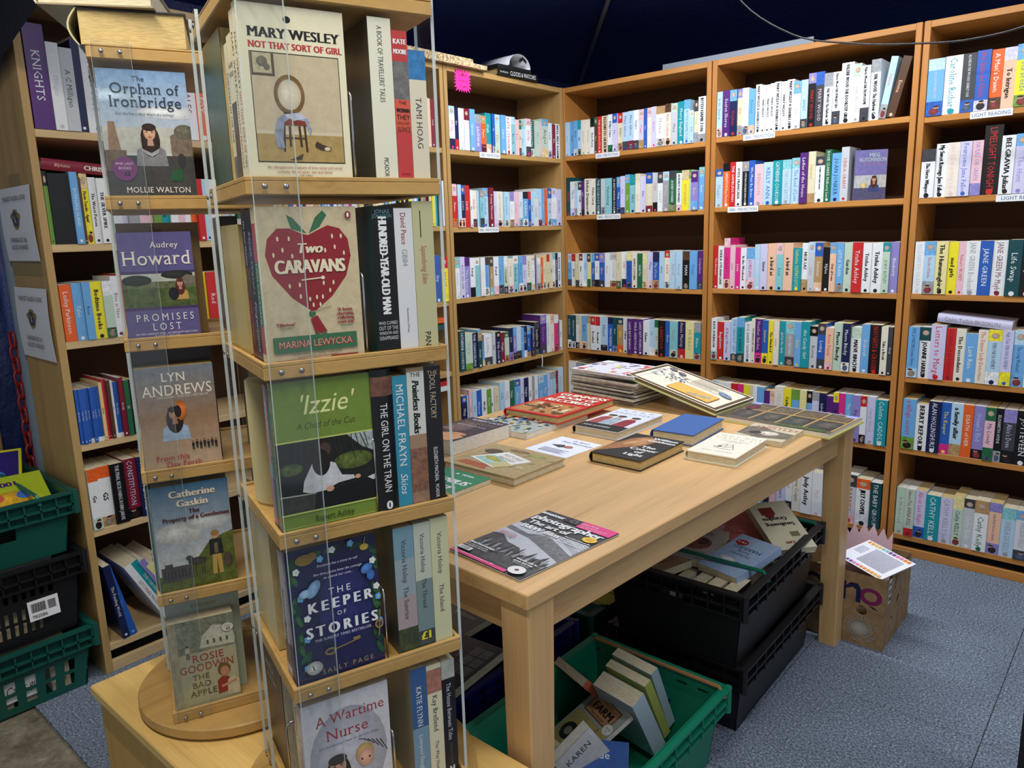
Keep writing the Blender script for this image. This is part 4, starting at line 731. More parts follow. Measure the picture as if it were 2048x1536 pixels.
def a_girl(a):
    a.rect(0, 0, 1, 1, CREAM + (.03,)); a.ell(.46, .925, .035, .02, 'k'); a.text('MARY WESLEY', .52, .845, .058, 'k', st='sb', maxw=.86); a.text('NOT THAT SORT OF GIRL', .53, .775, .038, (.72, .2, .2), st='sb', maxw=.88)
    a.rect(.09, .105, .93, .735, 'k'); a.rect(.097, .111, .923, .729, (.76, .70, .58, .12)); a.rect(.097, .111, .923, .27, (.66, .56, .34, .2)); a.rect(.097, .27, .923, .29, (.80, .75, .64))
    a.rect(.10, .60, .31, .728, (.34, .28, .2)); a.rect(.115, .615, .285, .728, (.70, .66, .54, .4)); a.ell(.2, .68, .05, .03, (.45, .42, .34, .4)); a.ell(.24, .65, .03, .02, (.4, .38, .3))
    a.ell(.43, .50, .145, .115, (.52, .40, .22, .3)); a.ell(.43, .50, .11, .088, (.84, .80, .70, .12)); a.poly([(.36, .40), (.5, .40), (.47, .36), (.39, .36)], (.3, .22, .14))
    for (x0, y0, x1, y1) in ((.36, .335, .345, .17), (.55, .335, .56, .17), (.41, .32, .405, .2), (.5, .32, .51, .2)): a.line(x0, y0, x1, y1, .02, (.26, .17, .11))
    a.line(.35, .25, .56, .25, .012, (.3, .2, .13)); a.poly([(.3, .345), (.33, .36), (.58, .36), (.6, .345), (.57, .325), (.33, .325)], (.48, .20, .14, .2))
    a.poly([(.28, .19), (.26, .27), (.30, .36), (.36, .385), (.5, .40), (.58, .37), (.62, .30), (.6, .27), (.56, .35), (.42, .365), (.36, .34), (.34, .24), (.35, .19)], (.56, .60, .68, .4)); a.poly([(.36, .385), (.5, .40), (.58, .37), (.45, .35)], (.70, .73, .80, .3))
    a.poly([(.64, .215), (.66, .235), (.72, .215), (.8, .2), (.79, .18), (.70, .185), (.645, .2)], (.26, .2, .14)); a.ell(.76, .192, .03, .011, (.82, .78, .66)); a.poly([(.38, .12), (.46, .14), (.52, .16), (.5, .125)], (.3, .25, .18));
    a.text("'An idiosyncratic mixture of love story and social", .53, .078, .016, (.6, .2, .2), st='s', maxw=.84); a.text("comedy, full of jokes, sex and twists'", .53, .052, .016, (.6, .2, .2), st='s', maxw=.64); a.text('THE TIMES', .53, .028, .012, 'D', st='s')
tier(RN, 4, 1, [
    dict(s=(.130, .203, .017), c=CREAM, t=[S('MARY WESLEY', .68, .36, 'k', 's', .42), S('NOT THAT SORT OF GIRL', .29, .44, (.7, .2, .2), 's', .42)], a=a_girl, l='cream paperback with a chair painting, cover outwards'),
    dict(s=(.128, .198, .018), c=CREAM, b=[(0, 1, CREAM)], t=[S('MARY WESLEY', .7, .36, 'k', 's', .45), S('HARNESSING PEACOCKS', .3, .44, (.6, .45, .2), 's', .38)], l='cream paperback second behind the chair painting cover'),
    dict(s=(.110, .176, .027), c=(.86, .84, .70), b=[(0, .18, (.40, .34, .24, .4)), (.18, .55, (.35, .28, .22, .5)), (.55, 1, (.86, .84, .70))], t=[S('VALERIE', .80, .2, 'k', 'hs', .22), S('WOOD', .74, .2, 'k', 'hs', .22)], l='thick cream paperback with a painted woman on its spine'),
    dict(s=(.110, .170, .019), c=(.84, .82, .70), b=[(0, .2, (.45, .46, .44, .5)), (.2, 1, (.84, .82, .70))], t=[S('CHILDREN OF THE TIDE', .55, .5, 'k', 's', .4)], l='cream paperback with a grey spine foot, innermost of its row')], NR(4))
tier(RN, 4, 2, [
    dict(s=(.110, .168, .025), c=(.86, .83, .74), b=[(0, .78, (.84, .81, .72)), (.78, 1, (.20, .46, .68, .4))], t=[S('TAMI HOAG', .45, .56, 'D', 's', .34)], l='beige paperback with a bright blue spine top'),
    dict(s=(.126, .190, .022), c=(.72, .22, .22), b=[(0, .34, (.74, .24, .24)), (.34, .55, (.82, .34, .26)), (.55, .80, (.42, .42, .42, .5)), (.80, 1, (.72, .22, .22))], t=[S('KATE', .93, .2, 'W', 'hb', .3), S('MOORE', .865, .2, 'W', 'hb', .3), S('THE', .53, .2, 'k', 'h', .2), S('WOMAN', .48, .2, 'k', 'hb', .34), S('THEY', .435, .2, 'k', 'h', .3), S('COULD NOT', .395, .2, 'k', 'h', .2), S('SILENCE', .355, .2, 'k', 'h', .3), S('SCRIBE', .05, .2, 'r', 'h', .14)], l='red paperback with a grey seated figure on its spine'),
    dict(s=(.130, .203, .032), c=(.22, .21, .19), b=[(0, 1, (.86, .86, .78))], k=(.23, .22, .20), t=[S("A BOOK OF TRAVELLERS' TALES", .72, .46, 'D', 's', .22), S('PICADOR', .09, .12, 'k', '', .36)], l='thick pale paperback of travel tales, spine outwards')], NR(4))
KR = (.78, .72, .58)
def a_cara(a):
    a.rect(0, 0, 1, 1, KR + (.16,)); RD = (.55, .14, .17); GR = (.22, .42, .28)
    a.poly([(.5, .32), (.30, .42), (.12, .57), (.07, .70), (.10, .80), (.20, .865), (.32, .865), (.44, .83), (.5, .82), (.58, .845), (.70, .88), (.82, .86), (.90, .79), (.92, .68), (.86, .55), (.70, .42)], RD + (.06,))
    a.poly([(.49, .83), (.36, .93), (.30, .95), (.34, .86)], GR); a.poly([(.51, .83), (.58, .93), (.66, .975), (.70, .945), (.62, .87)], GR)
    for x, y in ((.2, .80), (.31, .80), (.15, .70), (.24, .73), (.33, .69), (.74, .81), (.83, .81), (.66, .72), (.76, .74), (.85, .70), (.28, .50), (.38, .505), (.62, .51), (.72, .51), (.68, .46), (.38, .43), (.47, .41), (.54, .42), (.6, .42), (.5, .37), (.57, .37)): a.ell(x, y, .011, .016, (.88, .82, .68), n=8)
    a.text('Two', .5, .74, .065, (.9, .86, .74), st='ib', maxw=.4); a.text('CARAVANS', .5, .625, .088, (.9, .86, .74), st='b', maxw=.70); a.line(.40, .535, .60, .545, .012, (.9, .86, .74)); a.ell(.615, .545, .02, .012, (.9, .86, .74))
    a.poly([(.46, .28), (.53, .30), (.62, .19), (.50, .18)], RD); a.ell(.48, .315, .035, .02, GR); a.line(.53, .19, .50, .165, .018, GR); a.line(.59, .19, .61, .165, .018, GR); a.line(.47, .325, .68, .355, .008, (.6, .55, .45))
    a.text("'Hilarious'", .21, .255, .022, RD, st='b', maxw=.25); a.text('Guardian', .21, .23, .016, GR, st='i')
    for i, t in enumerate(("'A funny,", 'charming,', 'rollicking', "road trip'")): a.text(t, .82, .33 - i * .028, .022, RD, st='b', maxw=.24)
    a.text('Observer', .82, .222, .016, GR, st='i'); a.rect(.07, .07, .92, .175, GR + (.08,)); a.text('MARINA LEWYCKA', .5, .122, .05, RD, st='b', maxw=.76); a.text('MARINA LEWYCKA', .495, .124, .046, (.80, .62, .52), maxw=.75)
    a.text("'A Short History of Tractors in Ukrainian", .5, .055, .014, GR, st='i', maxw=.7); a.text("was entertaining, but this is better'", .5, .036, .014, RD, maxw=.66); a.rect(.08, .012, .38, .022, RD); a.rect(.64, .020, .92, .030, RD); a.ell(.91, .945, .032, .024, (.5, .2, .2)); a.ell(.91, .945, .012, .015, 'W')
tier(RN, 3, 1, [
    dict(s=(.130, .198, .0185), c=KR + (.1,), b=[(0, .07, (.84, .78, .62)), (.07, .25, (.70, .38, .36)), (.25, .66, (.26, .50, .44)), (.66, .9, (.70, .34, .34)), (.9, 1, (.84, .78, .62))], t=[S('TWO CARAVANS', .46, .4, (.9, .86, .74), '', .42)], a=a_cara, l='kraft-brown paperback with a big strawberry heart, cover outwards'),
    dict(s=(.130, .196, .030), c=(.20, .24, .32), b=[(0, .82, (.20, .24, .32)), (.82, 1, (.14, .15, .18))], t=[S('Sarah Waters', .66, .42, (.72, .72, .68), 'si', .34), S('Fingersmith', .24, .34, (.85, .82, .72), 'si', .34)], l='thick navy paperback behind the strawberry heart book'),
    dict(s=(.126, .198, .028), c=(.30, .20, .13), b=[(0, .42, (.38, .15, .10)), (.42, .62, (.34, .26, .20, .5)), (.62, 1, (.08, .10, .14))], t=[S('The Silver Orphans', .78, .3, (.85, .85, .82), 'si', .3), S('MARY WOOD', .25, .3, (.75, .48, .32), 's', .3)], l='brown and black paperback with embossed title, innermost of its row')], NR(3))
tier(RN, 3, 2, [
    dict(s=(.128, .204, .031), c=(.68, .67, .50), b=[(0, 1, (.74, .73, .56))], t=[S('.............', .85, .22, 'k', 'b', .3), S('Squandering Eden', .58, .26, (.72, .45, .35), 'i', .36), S('PAN', .07, .1, 'k', '', .3)], l='thick sage-green paperback with pink script title'),
    dict(s=(.129, .195, .027), c=(.84, .85, .86), t=[S('David Peace', .86, .22, (.6, .15, .2), '', .3), S('GB84', .66, .12, 'H', '', .3), S('Revolutionary Writing', .22, .2, 'k', '', .1)], l='plain white paperback with red and grey spine lettering'),
    dict(s=(.130, .198, .033), c=(.08, .26, .28), b=[(0, 1, (.05, .05, .06))], k=(.06, .24, .25), t=[S('JONAS', .965, .07, (.35, .55, .6), 'h', .16), S('JONASSON', .935, .07, (.35, .55, .6), 'h', .16), S('HUNDRED-YEAR-OLD MAN', .6, .66, 'W', 'b', .5), S('WHO CLIMBED', .21, .14, (.8, .8, .8), 'h', .2), S('OUT OF THE', .175, .12, (.8, .8, .8), 'h', .2), S('WINDOW AND', .14, .12, (.8, .8, .8), 'h', .2), S('DISAPPEARED', .105, .12, (.8, .8, .8), 'h', .2)], l='black and teal paperback with tall white hand-drawn title')], NR(3))
GN = (.44, .54, .20)
def a_izzie(a):
    a.rect(0, 0, 1, 1, GN + (.08,)); a.rect(0, .02, 1, .025, (.7, .76, .4)); a.text("'Izzie'", .5, .84, .13, (.90, .90, .62), st='i', maxw=.55); a.text('A Child of the Cut', .5, .70, .045, (.25, .30, .10), st='i', maxw=.58)
    a.rect(0, .60, 1, .61, (.75, .80, .42)); a.rect(0, .125, 1, .60, (.09, .10, .08, .6)); a.poly([(.7, .6), (1, .6), (1, .45), (.85, .5)], (.62, .66, .66, .8)); a.ell(.75, .42, .2, .06, (.34, .40, .16, .8)); a.ell(.12, .42, .12, .04, (.30, .36, .14, .8)); a.rect(0, .125, .34, .24, (.22, .22, .18, .5))
    a.line(0, .245, .35, .235, .012, (.7, .7, .62)); a.poly([(.35, .23), (1, .28), (1, .125), (.32, .125)], (.05, .05, .05)); a.poly([(.88, .28), (1, .30), (1, .26), (.94, .255)], (.8, .82, .82))
    for i in range(16): a.line(.2 + i * .045, .6, .16 + i * .05 + (i % 3) * .02, .44 + (i % 4) * .02, .008, (.16, .18, .12))
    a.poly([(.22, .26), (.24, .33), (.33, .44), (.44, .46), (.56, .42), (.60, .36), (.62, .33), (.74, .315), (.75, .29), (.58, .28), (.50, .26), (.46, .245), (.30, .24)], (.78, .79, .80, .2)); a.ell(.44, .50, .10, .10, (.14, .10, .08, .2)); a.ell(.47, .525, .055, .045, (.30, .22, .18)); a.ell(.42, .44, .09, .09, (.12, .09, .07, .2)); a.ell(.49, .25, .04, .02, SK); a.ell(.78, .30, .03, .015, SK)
    a.rect(0, .115, 1, .125, (.75, .80, .42)); a.text('Rupert Ashby', .52, .065, .042, (.18, .24, .08), st='s', maxw=.4)
tier(RN, 2, 1, [
    dict(s=(.138, .205, .016), c=GN, b=[(0, .08, (.50, .52, .46)), (.08, .1, (.85, .4, .25)), (.1, 1, (.52, .56, .46))], t=[S("'Izzie' A Child of the Cut", .6, .5, 'D', 'i', .4)], a=a_izzie, p=PAGEW, l='green paperback with a woman steering a boat, cover outwards'),
    dict(s=(.128, .197, .012), c=(.10, .42, .44), t=[S('ANITA SHREVE', .5, .5, (.75, .85, .8), 's', .5)], l='thin teal paperback behind the green boat book'),
    dict(s=(.128, .199, .017), c=(.72, .55, .60), b=[(0, .06, (.72, .55, .60)), (.06, .36, (.68, .50, .55)), (.36, .46, (.60, .66, .70, .4)), (.46, 1, (.70, .53, .58))], t=[S('Anita Shreve', .74, .42, (.92, .90, .88), '', .5)], l='dusty pink paperback, innermost of its row')], NR(2))
tier(RN, 2, 2, [
    dict(s=(.130, .203, .026), c=(.10, .10, .11), p=PAGEW, t=[S('THE', .955, .05, (.7, .62, .5), 'h', .25), S('DOLL FACTORY', .78, .32, (.75, .68, .58), '', .36), S('ELIZABETH MACNEAL', .28, .26, 'W', '', .24), S('PICADOR', .08, .1, 'W', '', .24)], l='black paperback with gold and white spine title, outermost'),
    dict(s=(.128, .204, .027), c=(.66, .55, .44), b=[(0, .1, (.58, .46, .36, .3)), (.1, .42, (.52, .36, .28, .6)), (.42, .52, (.62, .50, .40)), (.52, .97, (.80, .82, .78)), (.97, 1, (.62, .52, .40))], t=[S('THE', .95, .06, 'k', 'h', .24), S('Pointless Books', .72, .38, 'k', 'sib', .4)], l='tan paperback with cut-paper style spine'),
    dict(s=(.128, .195, .022), c=(.20, .55, .66), t=[S('MICHAEL FRAYN', .63, .62, 'W', 's', .52), S('Skios', .19, .16, 'W', 'i', .5)], l='light blue paperback with large white spine capitals'),
    dict(s=(.135, .208, .032), n='hardback', c=(.09, .09, .10), b=[(0, .82, (.07, .07, .08)), (.82, .95, (.45, .30, .24, .5)), (.95, 1, (.07, .07, .08))], t=[S('THE GIRL ON THE TRAIN', .46, .62, 'W', '', .34), S('0', .06, .1, 'W', 'hb', .4)], l='thick black hardback with white spine capitals')], NR(2))
NV = (.14, .15, .30)
def a_keep(a):
    a.rect(0, 0, 1, 1, NV + (.15,)); a.ell(.6, .5, .3, .3, (.18, .20, .42, .2)); r = random.Random(2); LG = [(.16, .32, .22), (.22, .40, .24), (.12, .25, .18)]
    for (x, y, rot) in ((.06, .9, 60), (.05, .80, 70), (.16, .93, 20), (.30, .95, 0), (.5, .95, 10), (.72, .95, -10), (.85, .92, -30), (.95, .88, -60), (.97, .78, -80), (.05, .60, 80), (.06, .50, 70), (.07, .36, 60), (.06, .28, 60), (.12, .2, 40), (.95, .58, -70), (.94, .48, -80), (.96, .36, -80), (.93, .22, -60), (.95, .12, -70), (.14, .12, 30)):
        a.ell(x, y, .09, .022, r.choice(LG) + (.3,), rot=rot); a.ell(x + .03, y - .02, .07, .018, r.choice(LG) + (.3,), rot=rot + 40)
    a.ell(.2, .92, .10, .04, (.60, .48, .20)); a.ell(.28, .935, .05, .03, (.60, .48, .20)); a.ell(.86, .915, .05, .025, (.78, .66, .30)); a.line(.86, .94, .88, .99, .012, (.6, .5, .3))
    for x, y, c in ((.1, .845, 'W'), (.5, .95, 'W'), (.94, .80, 'W'), (.17, .49, 'W'), (.96, .60, 'W'), (.36, .905, 'S'), (.12, .65, 'S'), (.15, .34, 'S'), (.97, .52, 'S'), (.97, .33, 'S'), (.12, .13, 'S'), (.7, .97, 'S')):
        for k in range(5): a.ell(x + .022 * math.cos(k * 1.257), y + .015 * math.sin(k * 1.257), .018, .012, c, n=8)
        a.ell(x, y, .008, .006, 'Y', n=6)
    a.ell(.26, .70, .06, .07, (.55, .70, .86, .3), rot=-35); a.ell(.17, .68, .07, .03, (.62, .76, .90, .3), rot=10); a.ell(.86, .755, .07, .035, (.30, .50, .78, .4), rot=30); a.ell(.90, .70, .045, .04, (.26, .45, .74, .4))
    a.text('Everyone has a story to tell', .54, .86, .018, (.85, .85, .9), st='si', maxw=.5); a.text('But does Janice have the courage', .54, .80, .018, (.85, .85, .9), st='si', maxw=.62); a.text('to unlock her own...', .54, .765, .018, (.85, .85, .9), st='si', maxw=.4)
    a.text('THE', .54, .655, .05, 'W', st='w', maxw=.25); a.text('KEEPER', .54, .565, .078, 'W', st='wb', maxw=.72); a.text('OF', .54, .48, .032, 'W', st='w'); a.text('STORIES', .54, .385, .082, 'W', st='wb', maxw=.80); a.text('THE SUNDAY TIMES BESTSELLER', .54, .315, .02, (.8, .8, .86), st='s', maxw=.66)
    GD = (.55, .46, .25); a.line(.42, .215, .72, .245, .014, GD); a.ell(.38, .21, .065, .028, GD); a.ell(.38, .21, .04, .014, NV); a.rect(.64, .245, .72, .265, GD); a.ell(.95, .31, .05, .035, GD); a.ell(.95, .31, .03, .02, NV); a.line(.94, .22, .97, .42, .012, GD)
    a.ell(.19, .12, .09, .05, (.72, .72, .70, .3)); a.line(.17, .14, .19, .10, .01, 'k'); a.text('SALLY PAGE', .56, .075, .036, (.62, .55, .38), st='w', maxw=.62)
tier(RN, 1, 1, [
    dict(s=(.130, .197, .0235), c=NV, b=[(0, .3, (.20, .24, .34, .4)), (.3, 1, (.55, .52, .56, .4))], tilt=-3, p=PAGE, t=[S('THE KEEPER OF STORIES', .6, .5, (.85, .85, .9), '', .3)], a=a_keep, l='navy paperback bordered with flowers and butterflies, cover outwards'),
    dict(s=(.126, .190, .027), c=(.62, .62, .62, .3), b=[(0, .09, (.72, .72, .72)), (.09, .28, (.42, .36, .34, .6)), (.28, 1, (.70, .70, .70, .1))], p=PAGE, t=[S("Nursemaid's", .56, .3, 'k', 'si', .3), S('Secret', .36, .16, 'k', 'sb', .3)], l='pale grey paperback with a girl on its spine, behind navy cover')], NR(1))
tier(RN, 1, 2, [
    dict(s=(.128, .202, .029), c=(.80, .80, .64), t=[S('Victoria Hislop', .72, .38, 'D', 's', .26), S('The Island', .36, .24, 'D', 's', .26)], p=PAGE, l='pale sage paperback, the outermost of three matching novels'),
    dict(s=(.128, .200, .027), c=(.62, .66, .62), b=[(0, .14, (.25, .28, .28, .5)), (.14, .55, (.46, .54, .54)), (.55, 1, (.74, .77, .70))], p=PAGE, t=[S('Victoria Hislop', .76, .34, 'D', 's', .26), S('The Thread', .44, .26, 'D', 's', .26), S('\u00a31', .10, .1, 'Y', 'hb', .5)], l='grey-green paperback with yellow price dot, second of three matching'),
    dict(s=(.128, .200, .032), c=(.24, .32, .32), b=[(0, .2, (.25, .28, .18, .6)), (.2, .45, (.66, .60, .60)), (.45, .75, (.58, .64, .66)), (.75, 1, (.46, .60, .66))], k=(.20, .24, .24), p=PAGEY, t=[S('Victoria Hislop', .73, .36, 'D', 's', .24), S('The Sunrise', .4, .26, 'D', 's', .24)], l='blue-pink paperback with grassy spine foot, innermost of three matching')], NR(1))
def a_nurse(a):
    a.rect(0, 0, 1, 1, (.80, .80, .82, .12)); a.ell(.5, .5, .45, .4, (.72, .72, .76, .2)); a.text('A Wartime', .55, .84, .085, (.62, .20, .22), st='s', maxw=.80); a.text('Nurse', .50, .71, .09, (.62, .20, .22), st='s', maxw=.50); a.text('All she wanted was to do her duty...', .52, .625, .025, (.4, .4, .5), st='s', maxw=.72)
    for i in range(6): a.line(.62 + i * .05, .60 - i * .012, .70 + i * .05, .58 - i * .03, .01, (.25, .22, .2))
    bust(a, .36, .44, .17, (.22, .14, .11), dress=(.45, .5, .62)); a.ell(.68, .47, .11, .085, (.80, .66, .42, .2)); a.ell(.69, .435, .09, .075, (.86, .66, .56, .05)); a.ell(.73, .43, .012, .008, 'k'); a.ell(.64, .43, .012, .008, 'k'); a.poly([(.5, .05), (.55, .3), (.75, .3), (.85, .05)], (.85, .85, .86, .2))
tier(RN, 0, 1, [
    dict(s=(.130, .200, .022), c=(.80, .80, .82), b=[(0, .9, (.70, .68, .74, .2)), (.9, 1, (.6, .6, .7))], p=PAGE, t=[S('A Wartime Nurse', .5, .6, (.7, .35, .4), 's', .4)], a=a_nurse, l='pale paperback with a nurse and fair child, cover outwards'),
    dict(s=(.128, .196, .020), c=(.80, .78, .66), b=[(0, .6, (.72, .70, .58, .3)), (.6, 1, (.80, .78, .66))], t=[S('KENEALLY', .8, .3, 'k', 's', .5)], l='cream paperback behind the nurse cover')], NR(0))
tier(RN, 0, 2, [
    dict(s=(.128, .200, .023), c=(.09, .08, .11), b=[(0, .84, (.08, .07, .10)), (.84, 1, (.66, .68, .64, .3))], p=PAGE, t=[S('The House Between Tides', .55, .5, (.8, .8, .84), 's', .34), S('SARAH MAINE', .18, .2, (.35, .32, .35), 's', .24), S('H', .05, .06, 'W', 'hb', .4)], l='black novel with white spine title, outermost'),
    dict(s=(.128, .200, .025), c=(.84, .82, .70), b=[(0, .76, (.84, .82, .70)), (.76, .96, (.66, .45, .38, .4)), (.96, 1, (.84, .82, .70))], p=PAGE, t=[S('Kay Brellend', .58, .34, 'k', 's', .34), S('The Way Home', .2, .28, 'D', 's', .24)], l='cream paperback with a small lady in red on the spine'),
    dict(s=(.130, .202, .027), c=(.62, .60, .52), b=[(0, .5, (.46, .58, .66)), (.5, 1, (.22, .36, .56))], k=(.58, .56, .48), p=PAGE, t=[S('KATIE FLYNN', .68, .34, 'W', 's', .34), S('Liverpool Daughter', .26, .36, (.88, .9, .92), 's', .24)], l='blue paperback with white spine capitals, back cover visible')], NR(0))
# inner groups whose covers face sideways
for lv, c, h, nm in ((4, (.22, .30, .22), .200, 'dark green'), (3, (.74, .66, .40), .180, 'yellowed'), (1, (.80, .74, .55), .190, 'pale straw'), ):
    tier(RN, lv, 4, [dict(s=(.128, h, .022), c=c, l=nm + ' paperback facing sideways'), dict(s=(.126, h - .005, .024), c=(.70, .62, .40), l='worn straw paperback tucked behind the %s one' % nm)], NR(lv))
def a_ani(a): a.rect(0, 0, 1, 1, (.17, .10, .09, .1)); a.text('ANITA', .3, .86, .07, (.78, .72, .62), st='s', maxw=.5); a.text('A STORY', .4, .76, .06, (.78, .72, .62), st='s', maxw=.5); a.line(.15, .66, .6, .68, .01, (.6, .5, .4)); a.ell(.75, .35, .2, .2, (.35, .12, .10, .4))
tier(RN, 0, 4, [dict(s=(.118, .186, .024), c=(.16, .10, .09), p=PAGE, a=a_ani, l='dark brown paperback facing sideways'), dict(s=(.126, .203, .030), c=(.30, .40, .36), b=[(0, 1, (.30, .40, .36))], p=PAGE, l='tall grey-green paperback tucked behind the brown one')], NR(0))
# a paperback with its leaves fanned open
fb = tag(empty('fanned_paperback', RN @ T(-.055, .02, LV[2] + .0005)), 'yellowed paperback with leaves fanned open, sideways on the third tier', 'book')
for k in range(14):
    a = math.radians(150 + k * 4.2); L = .07 - abs(k - 3) * .0012; mb = MB(); h = .185 - k * .0004
    P = [(0, 0), (L * .4 * math.cos(a), L * .4 * math.sin(a)), (L * math.cos(a + .12), L * math.sin(a + .12))]
    for (x0, y0), (x1, y1) in zip(P, P[1:]): mb.add([(x0, y0, 0), (x1, y1, 0), (x1, y1, h), (x0, y0, h), (x0 + .0006, y0 + .0006, 0), (x1 + .0006, y1 + .0006, 0), (x1 + .0006, y1 + .0006, h), (x0 + .0006, y0 + .0006, h)], [(0, 1, 2, 3), (7, 6, 5, 4), (3, 2, 6, 7), (0, 4, 5, 1), (1, 5, 6, 2)], C_((.84, .80, .62)))
    mb.build('page', MATTE, fb)
mb = MB(); mb.box(-.001, .02, -.0015, .003, 0, .187, C_((.60, .30, .28))); mb.build('spine', PRINT, fb)

# rack with the round base
def a_orph(a):
    a.grad(0, 0, 1, 1, (.86, .84, .78, .12), (.48, .62, .78, .22)); a.ell(.1, .80, .35, .05, (.74, .82, .90, .25)); a.ell(.8, .68, .4, .05, (.84, .86, .88, .2)); a.rect(0, .36, 1, .56, (.72, .72, .68, .2)); a.poly([(.75, .36), (.75, .5), (.92, .56), (1, .5), (1, .2), (.8, .2)], (.46, .40, .34, .5)); a.ell(.92, .53, .12, .06, (.42, .40, .34, .6)); a.poly([(.04, .3), (.07, .6), (.14, .6), (.2, .3)], (.56, .44, .34, .4)); a.rect(0, 0, 1, .34, (.26, .25, .24, .3)); a.rect(0, .22, .24, .38, (.40, .34, .28, .5)); a.ell(.86, .30, .05, .06, (.2, .2, .2))
    bust(a, .52, .52, .125, (.20, .12, .08), (.84, .66, .54), (.50, .50, .52)); a.poly([(.70, .14), (.74, .22), (.86, .24), (.84, .14)], (.14, .34, .20, .3)); a.poly([(.40, .40), (.52, .36), (.62, .40), (.60, .36), (.52, .33), (.44, .36)], (.62, .62, .64, .2))
    a.text('The', .46, .935, .04, (.16, .24, .30), st='s', maxw=.2); a.text('Orphan of', .52, .86, .082, (.14, .22, .28), st='s', maxw=.84); a.text('Ironbridge', .52, .76, .088, (.14, .22, .28), st='s', maxw=.82); a.text('Can she find a place where she belongs?', .5, .665, .02, (.2, .3, .36), st='s', maxw=.66)
    a.ell(.20, .235, .135, .095, (.45, .22, .44)); a.text('PINK LADY', .20, .275, .02, (.85, .75, .85), maxw=.2); a.text('BOOKS', .20, .24, .02, (.85, .75, .85), maxw=.14); a.text('\u00a32', .22, .195, .03, 'k', st='b', maxw=.1); a.text('MOLLIE WALTON', .56, .07, .045, (.92, .90, .84), st='s', maxw=.74)
tier(RL, 4, 1, [
    dict(s=(.130, .198, .0215), c=(.66, .74, .82), b=[(0, .25, (.36, .32, .28, .5)), (.25, 1, (.72, .78, .84, .2))], t=[S('WALTON', .9, .16, 'D', 's', .42), S('The Orphan of Ironbridge', .55, .5, 'D', 's', .3)], a=a_orph, l='pale blue paperback of a girl, purple price sticker, cover outwards'),
    dict(s=(.130, .197, .030), c=(.40, .48, .30), b=[(0, .25, (.62, .66, .40, .3)), (.25, 1, (.30, .34, .24, .7))], t=[S('H', .22, .1, 'r', 's', .4)], l='mossy green paperback second behind the blue cover'),
    dict(s=(.128, .192, .022), c=(.46, .60, .52), t=[S('Fiona Pleasure of Love', .5, .8, 'D', 'si', .4)], l='soft green paperback with script spine title, innermost')], LR(4))
PU = (.36, .33, .54)
def a_prom(a):
    a.rect(0, 0, 1, 1, PU + (.12,)); a.rect(0, .28, 1, .64, (.40, .42, .28, .6)); a.rect(0, .54, 1, .62, (.72, .74, .70, .2)); a.rect(0, .615, 1, .64, (.28, .2, .4)); a.rect(0, .275, 1, .30, (.28, .2, .4)); a.ell(.2, .555, .2, .05, (.16, .18, .14, .5)); a.ell(.75, .60, .22, .04, (.16, .17, .14, .5)); a.rect(.0, .30, 1, .48, (.30, .36, .18, .6)); a.poly([(.8, .5), (.8, .56), (.88, .60), (1, .58), (1, .5)], (.45, .42, .38, .4))
    bust(a, .78, .52, .075, (.36, .14, .09), dress=(.72, .56, .30)); a.ell(.68, .42, .07, .06, (.12, .10, .12, .6))
    a.text('Audrey', .62, .885, .055, (.90, .88, .84), st='s', maxw=.45); a.text('Howard', .50, .765, .135, (.90, .88, .84), st='s', maxw=.94); a.text('PROMISES', .53, .205, .07, (.88, .86, .88), st='sw', maxw=.80); a.text('LOST', .54, .115, .07, (.88, .86, .88), st='sw', maxw=.40); a.text('HER NEW LIVERPOOL SAGA - AN UNFORGETTABLE STORY', .53, .05, .018, (.88, .86, .88), st='s', maxw=.86); a.text('OF LOYALTY AND LOVE.', .53, .025, .018, (.88, .86, .88), st='s', maxw=.36)
tier(RL, 3, 1, [
    dict(s=(.112, .176, .030), c=PU, b=[(0, .3, (.42, .40, .56, .2)), (.3, .6, (.48, .44, .34, .6)), (.6, 1, (.50, .49, .62, .2))], t=[S('HOWARD', .82, .3, (.85, .82, .8), 's', .4)], a=a_prom, l='purple paperback of a red-haired woman in a meadow, cover outwards'),
    dict(s=(.112, .174, .018), c=(.40, .44, .50), b=[(0, .55, (.40, .52, .50, .5)), (.55, 1, (.50, .52, .58))], t=[S('THE SAILOR', .7, .4, (.7, .7, .66), 's', .4)], l='grey-blue paperback behind the purple cover'),
    dict(s=(.128, .192, .022), c=(.52, .42, .26), a=lambda a: a.text('The', .45, .94, .05, (.30, .15, .10), st='si'), l='taller tan paperback, innermost behind the purple cover')], LR(3))
def a_lyn(a):
    a.grad(0, 0, 1, .5, (.74, .64, .54, .12), (.58, .46, .34, .2)); a.grad(0, .5, 1, 1, (.58, .46, .34, .2), (.46, .50, .54, .25)); a.text('LYN', .48, .90, .085, (.92, .90, .84), st='s', maxw=.32); a.text('ANDREWS', .52, .775, .105, (.92, .90, .84), st='s', maxw=.90); a.text('THE SUNDAY TIMES NO.1 BESTSELLER', .58, .705, .02, (.85, .82, .76), st='s', maxw=.66)
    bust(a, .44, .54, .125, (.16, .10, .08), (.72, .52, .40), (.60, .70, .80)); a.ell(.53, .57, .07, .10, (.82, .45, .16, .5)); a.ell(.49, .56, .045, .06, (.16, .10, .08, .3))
    for i in range(7): figure(a, .64 + i * .05, .165 + (i % 2) * .012, .085, (.16, .12, .10), (.12, .10, .09))
    a.text('From this', .36, .115, .055, (.66, .18, .20), maxw=.52); a.text('Day Forth', .50, .045, .055, (.66, .18, .20), maxw=.54)
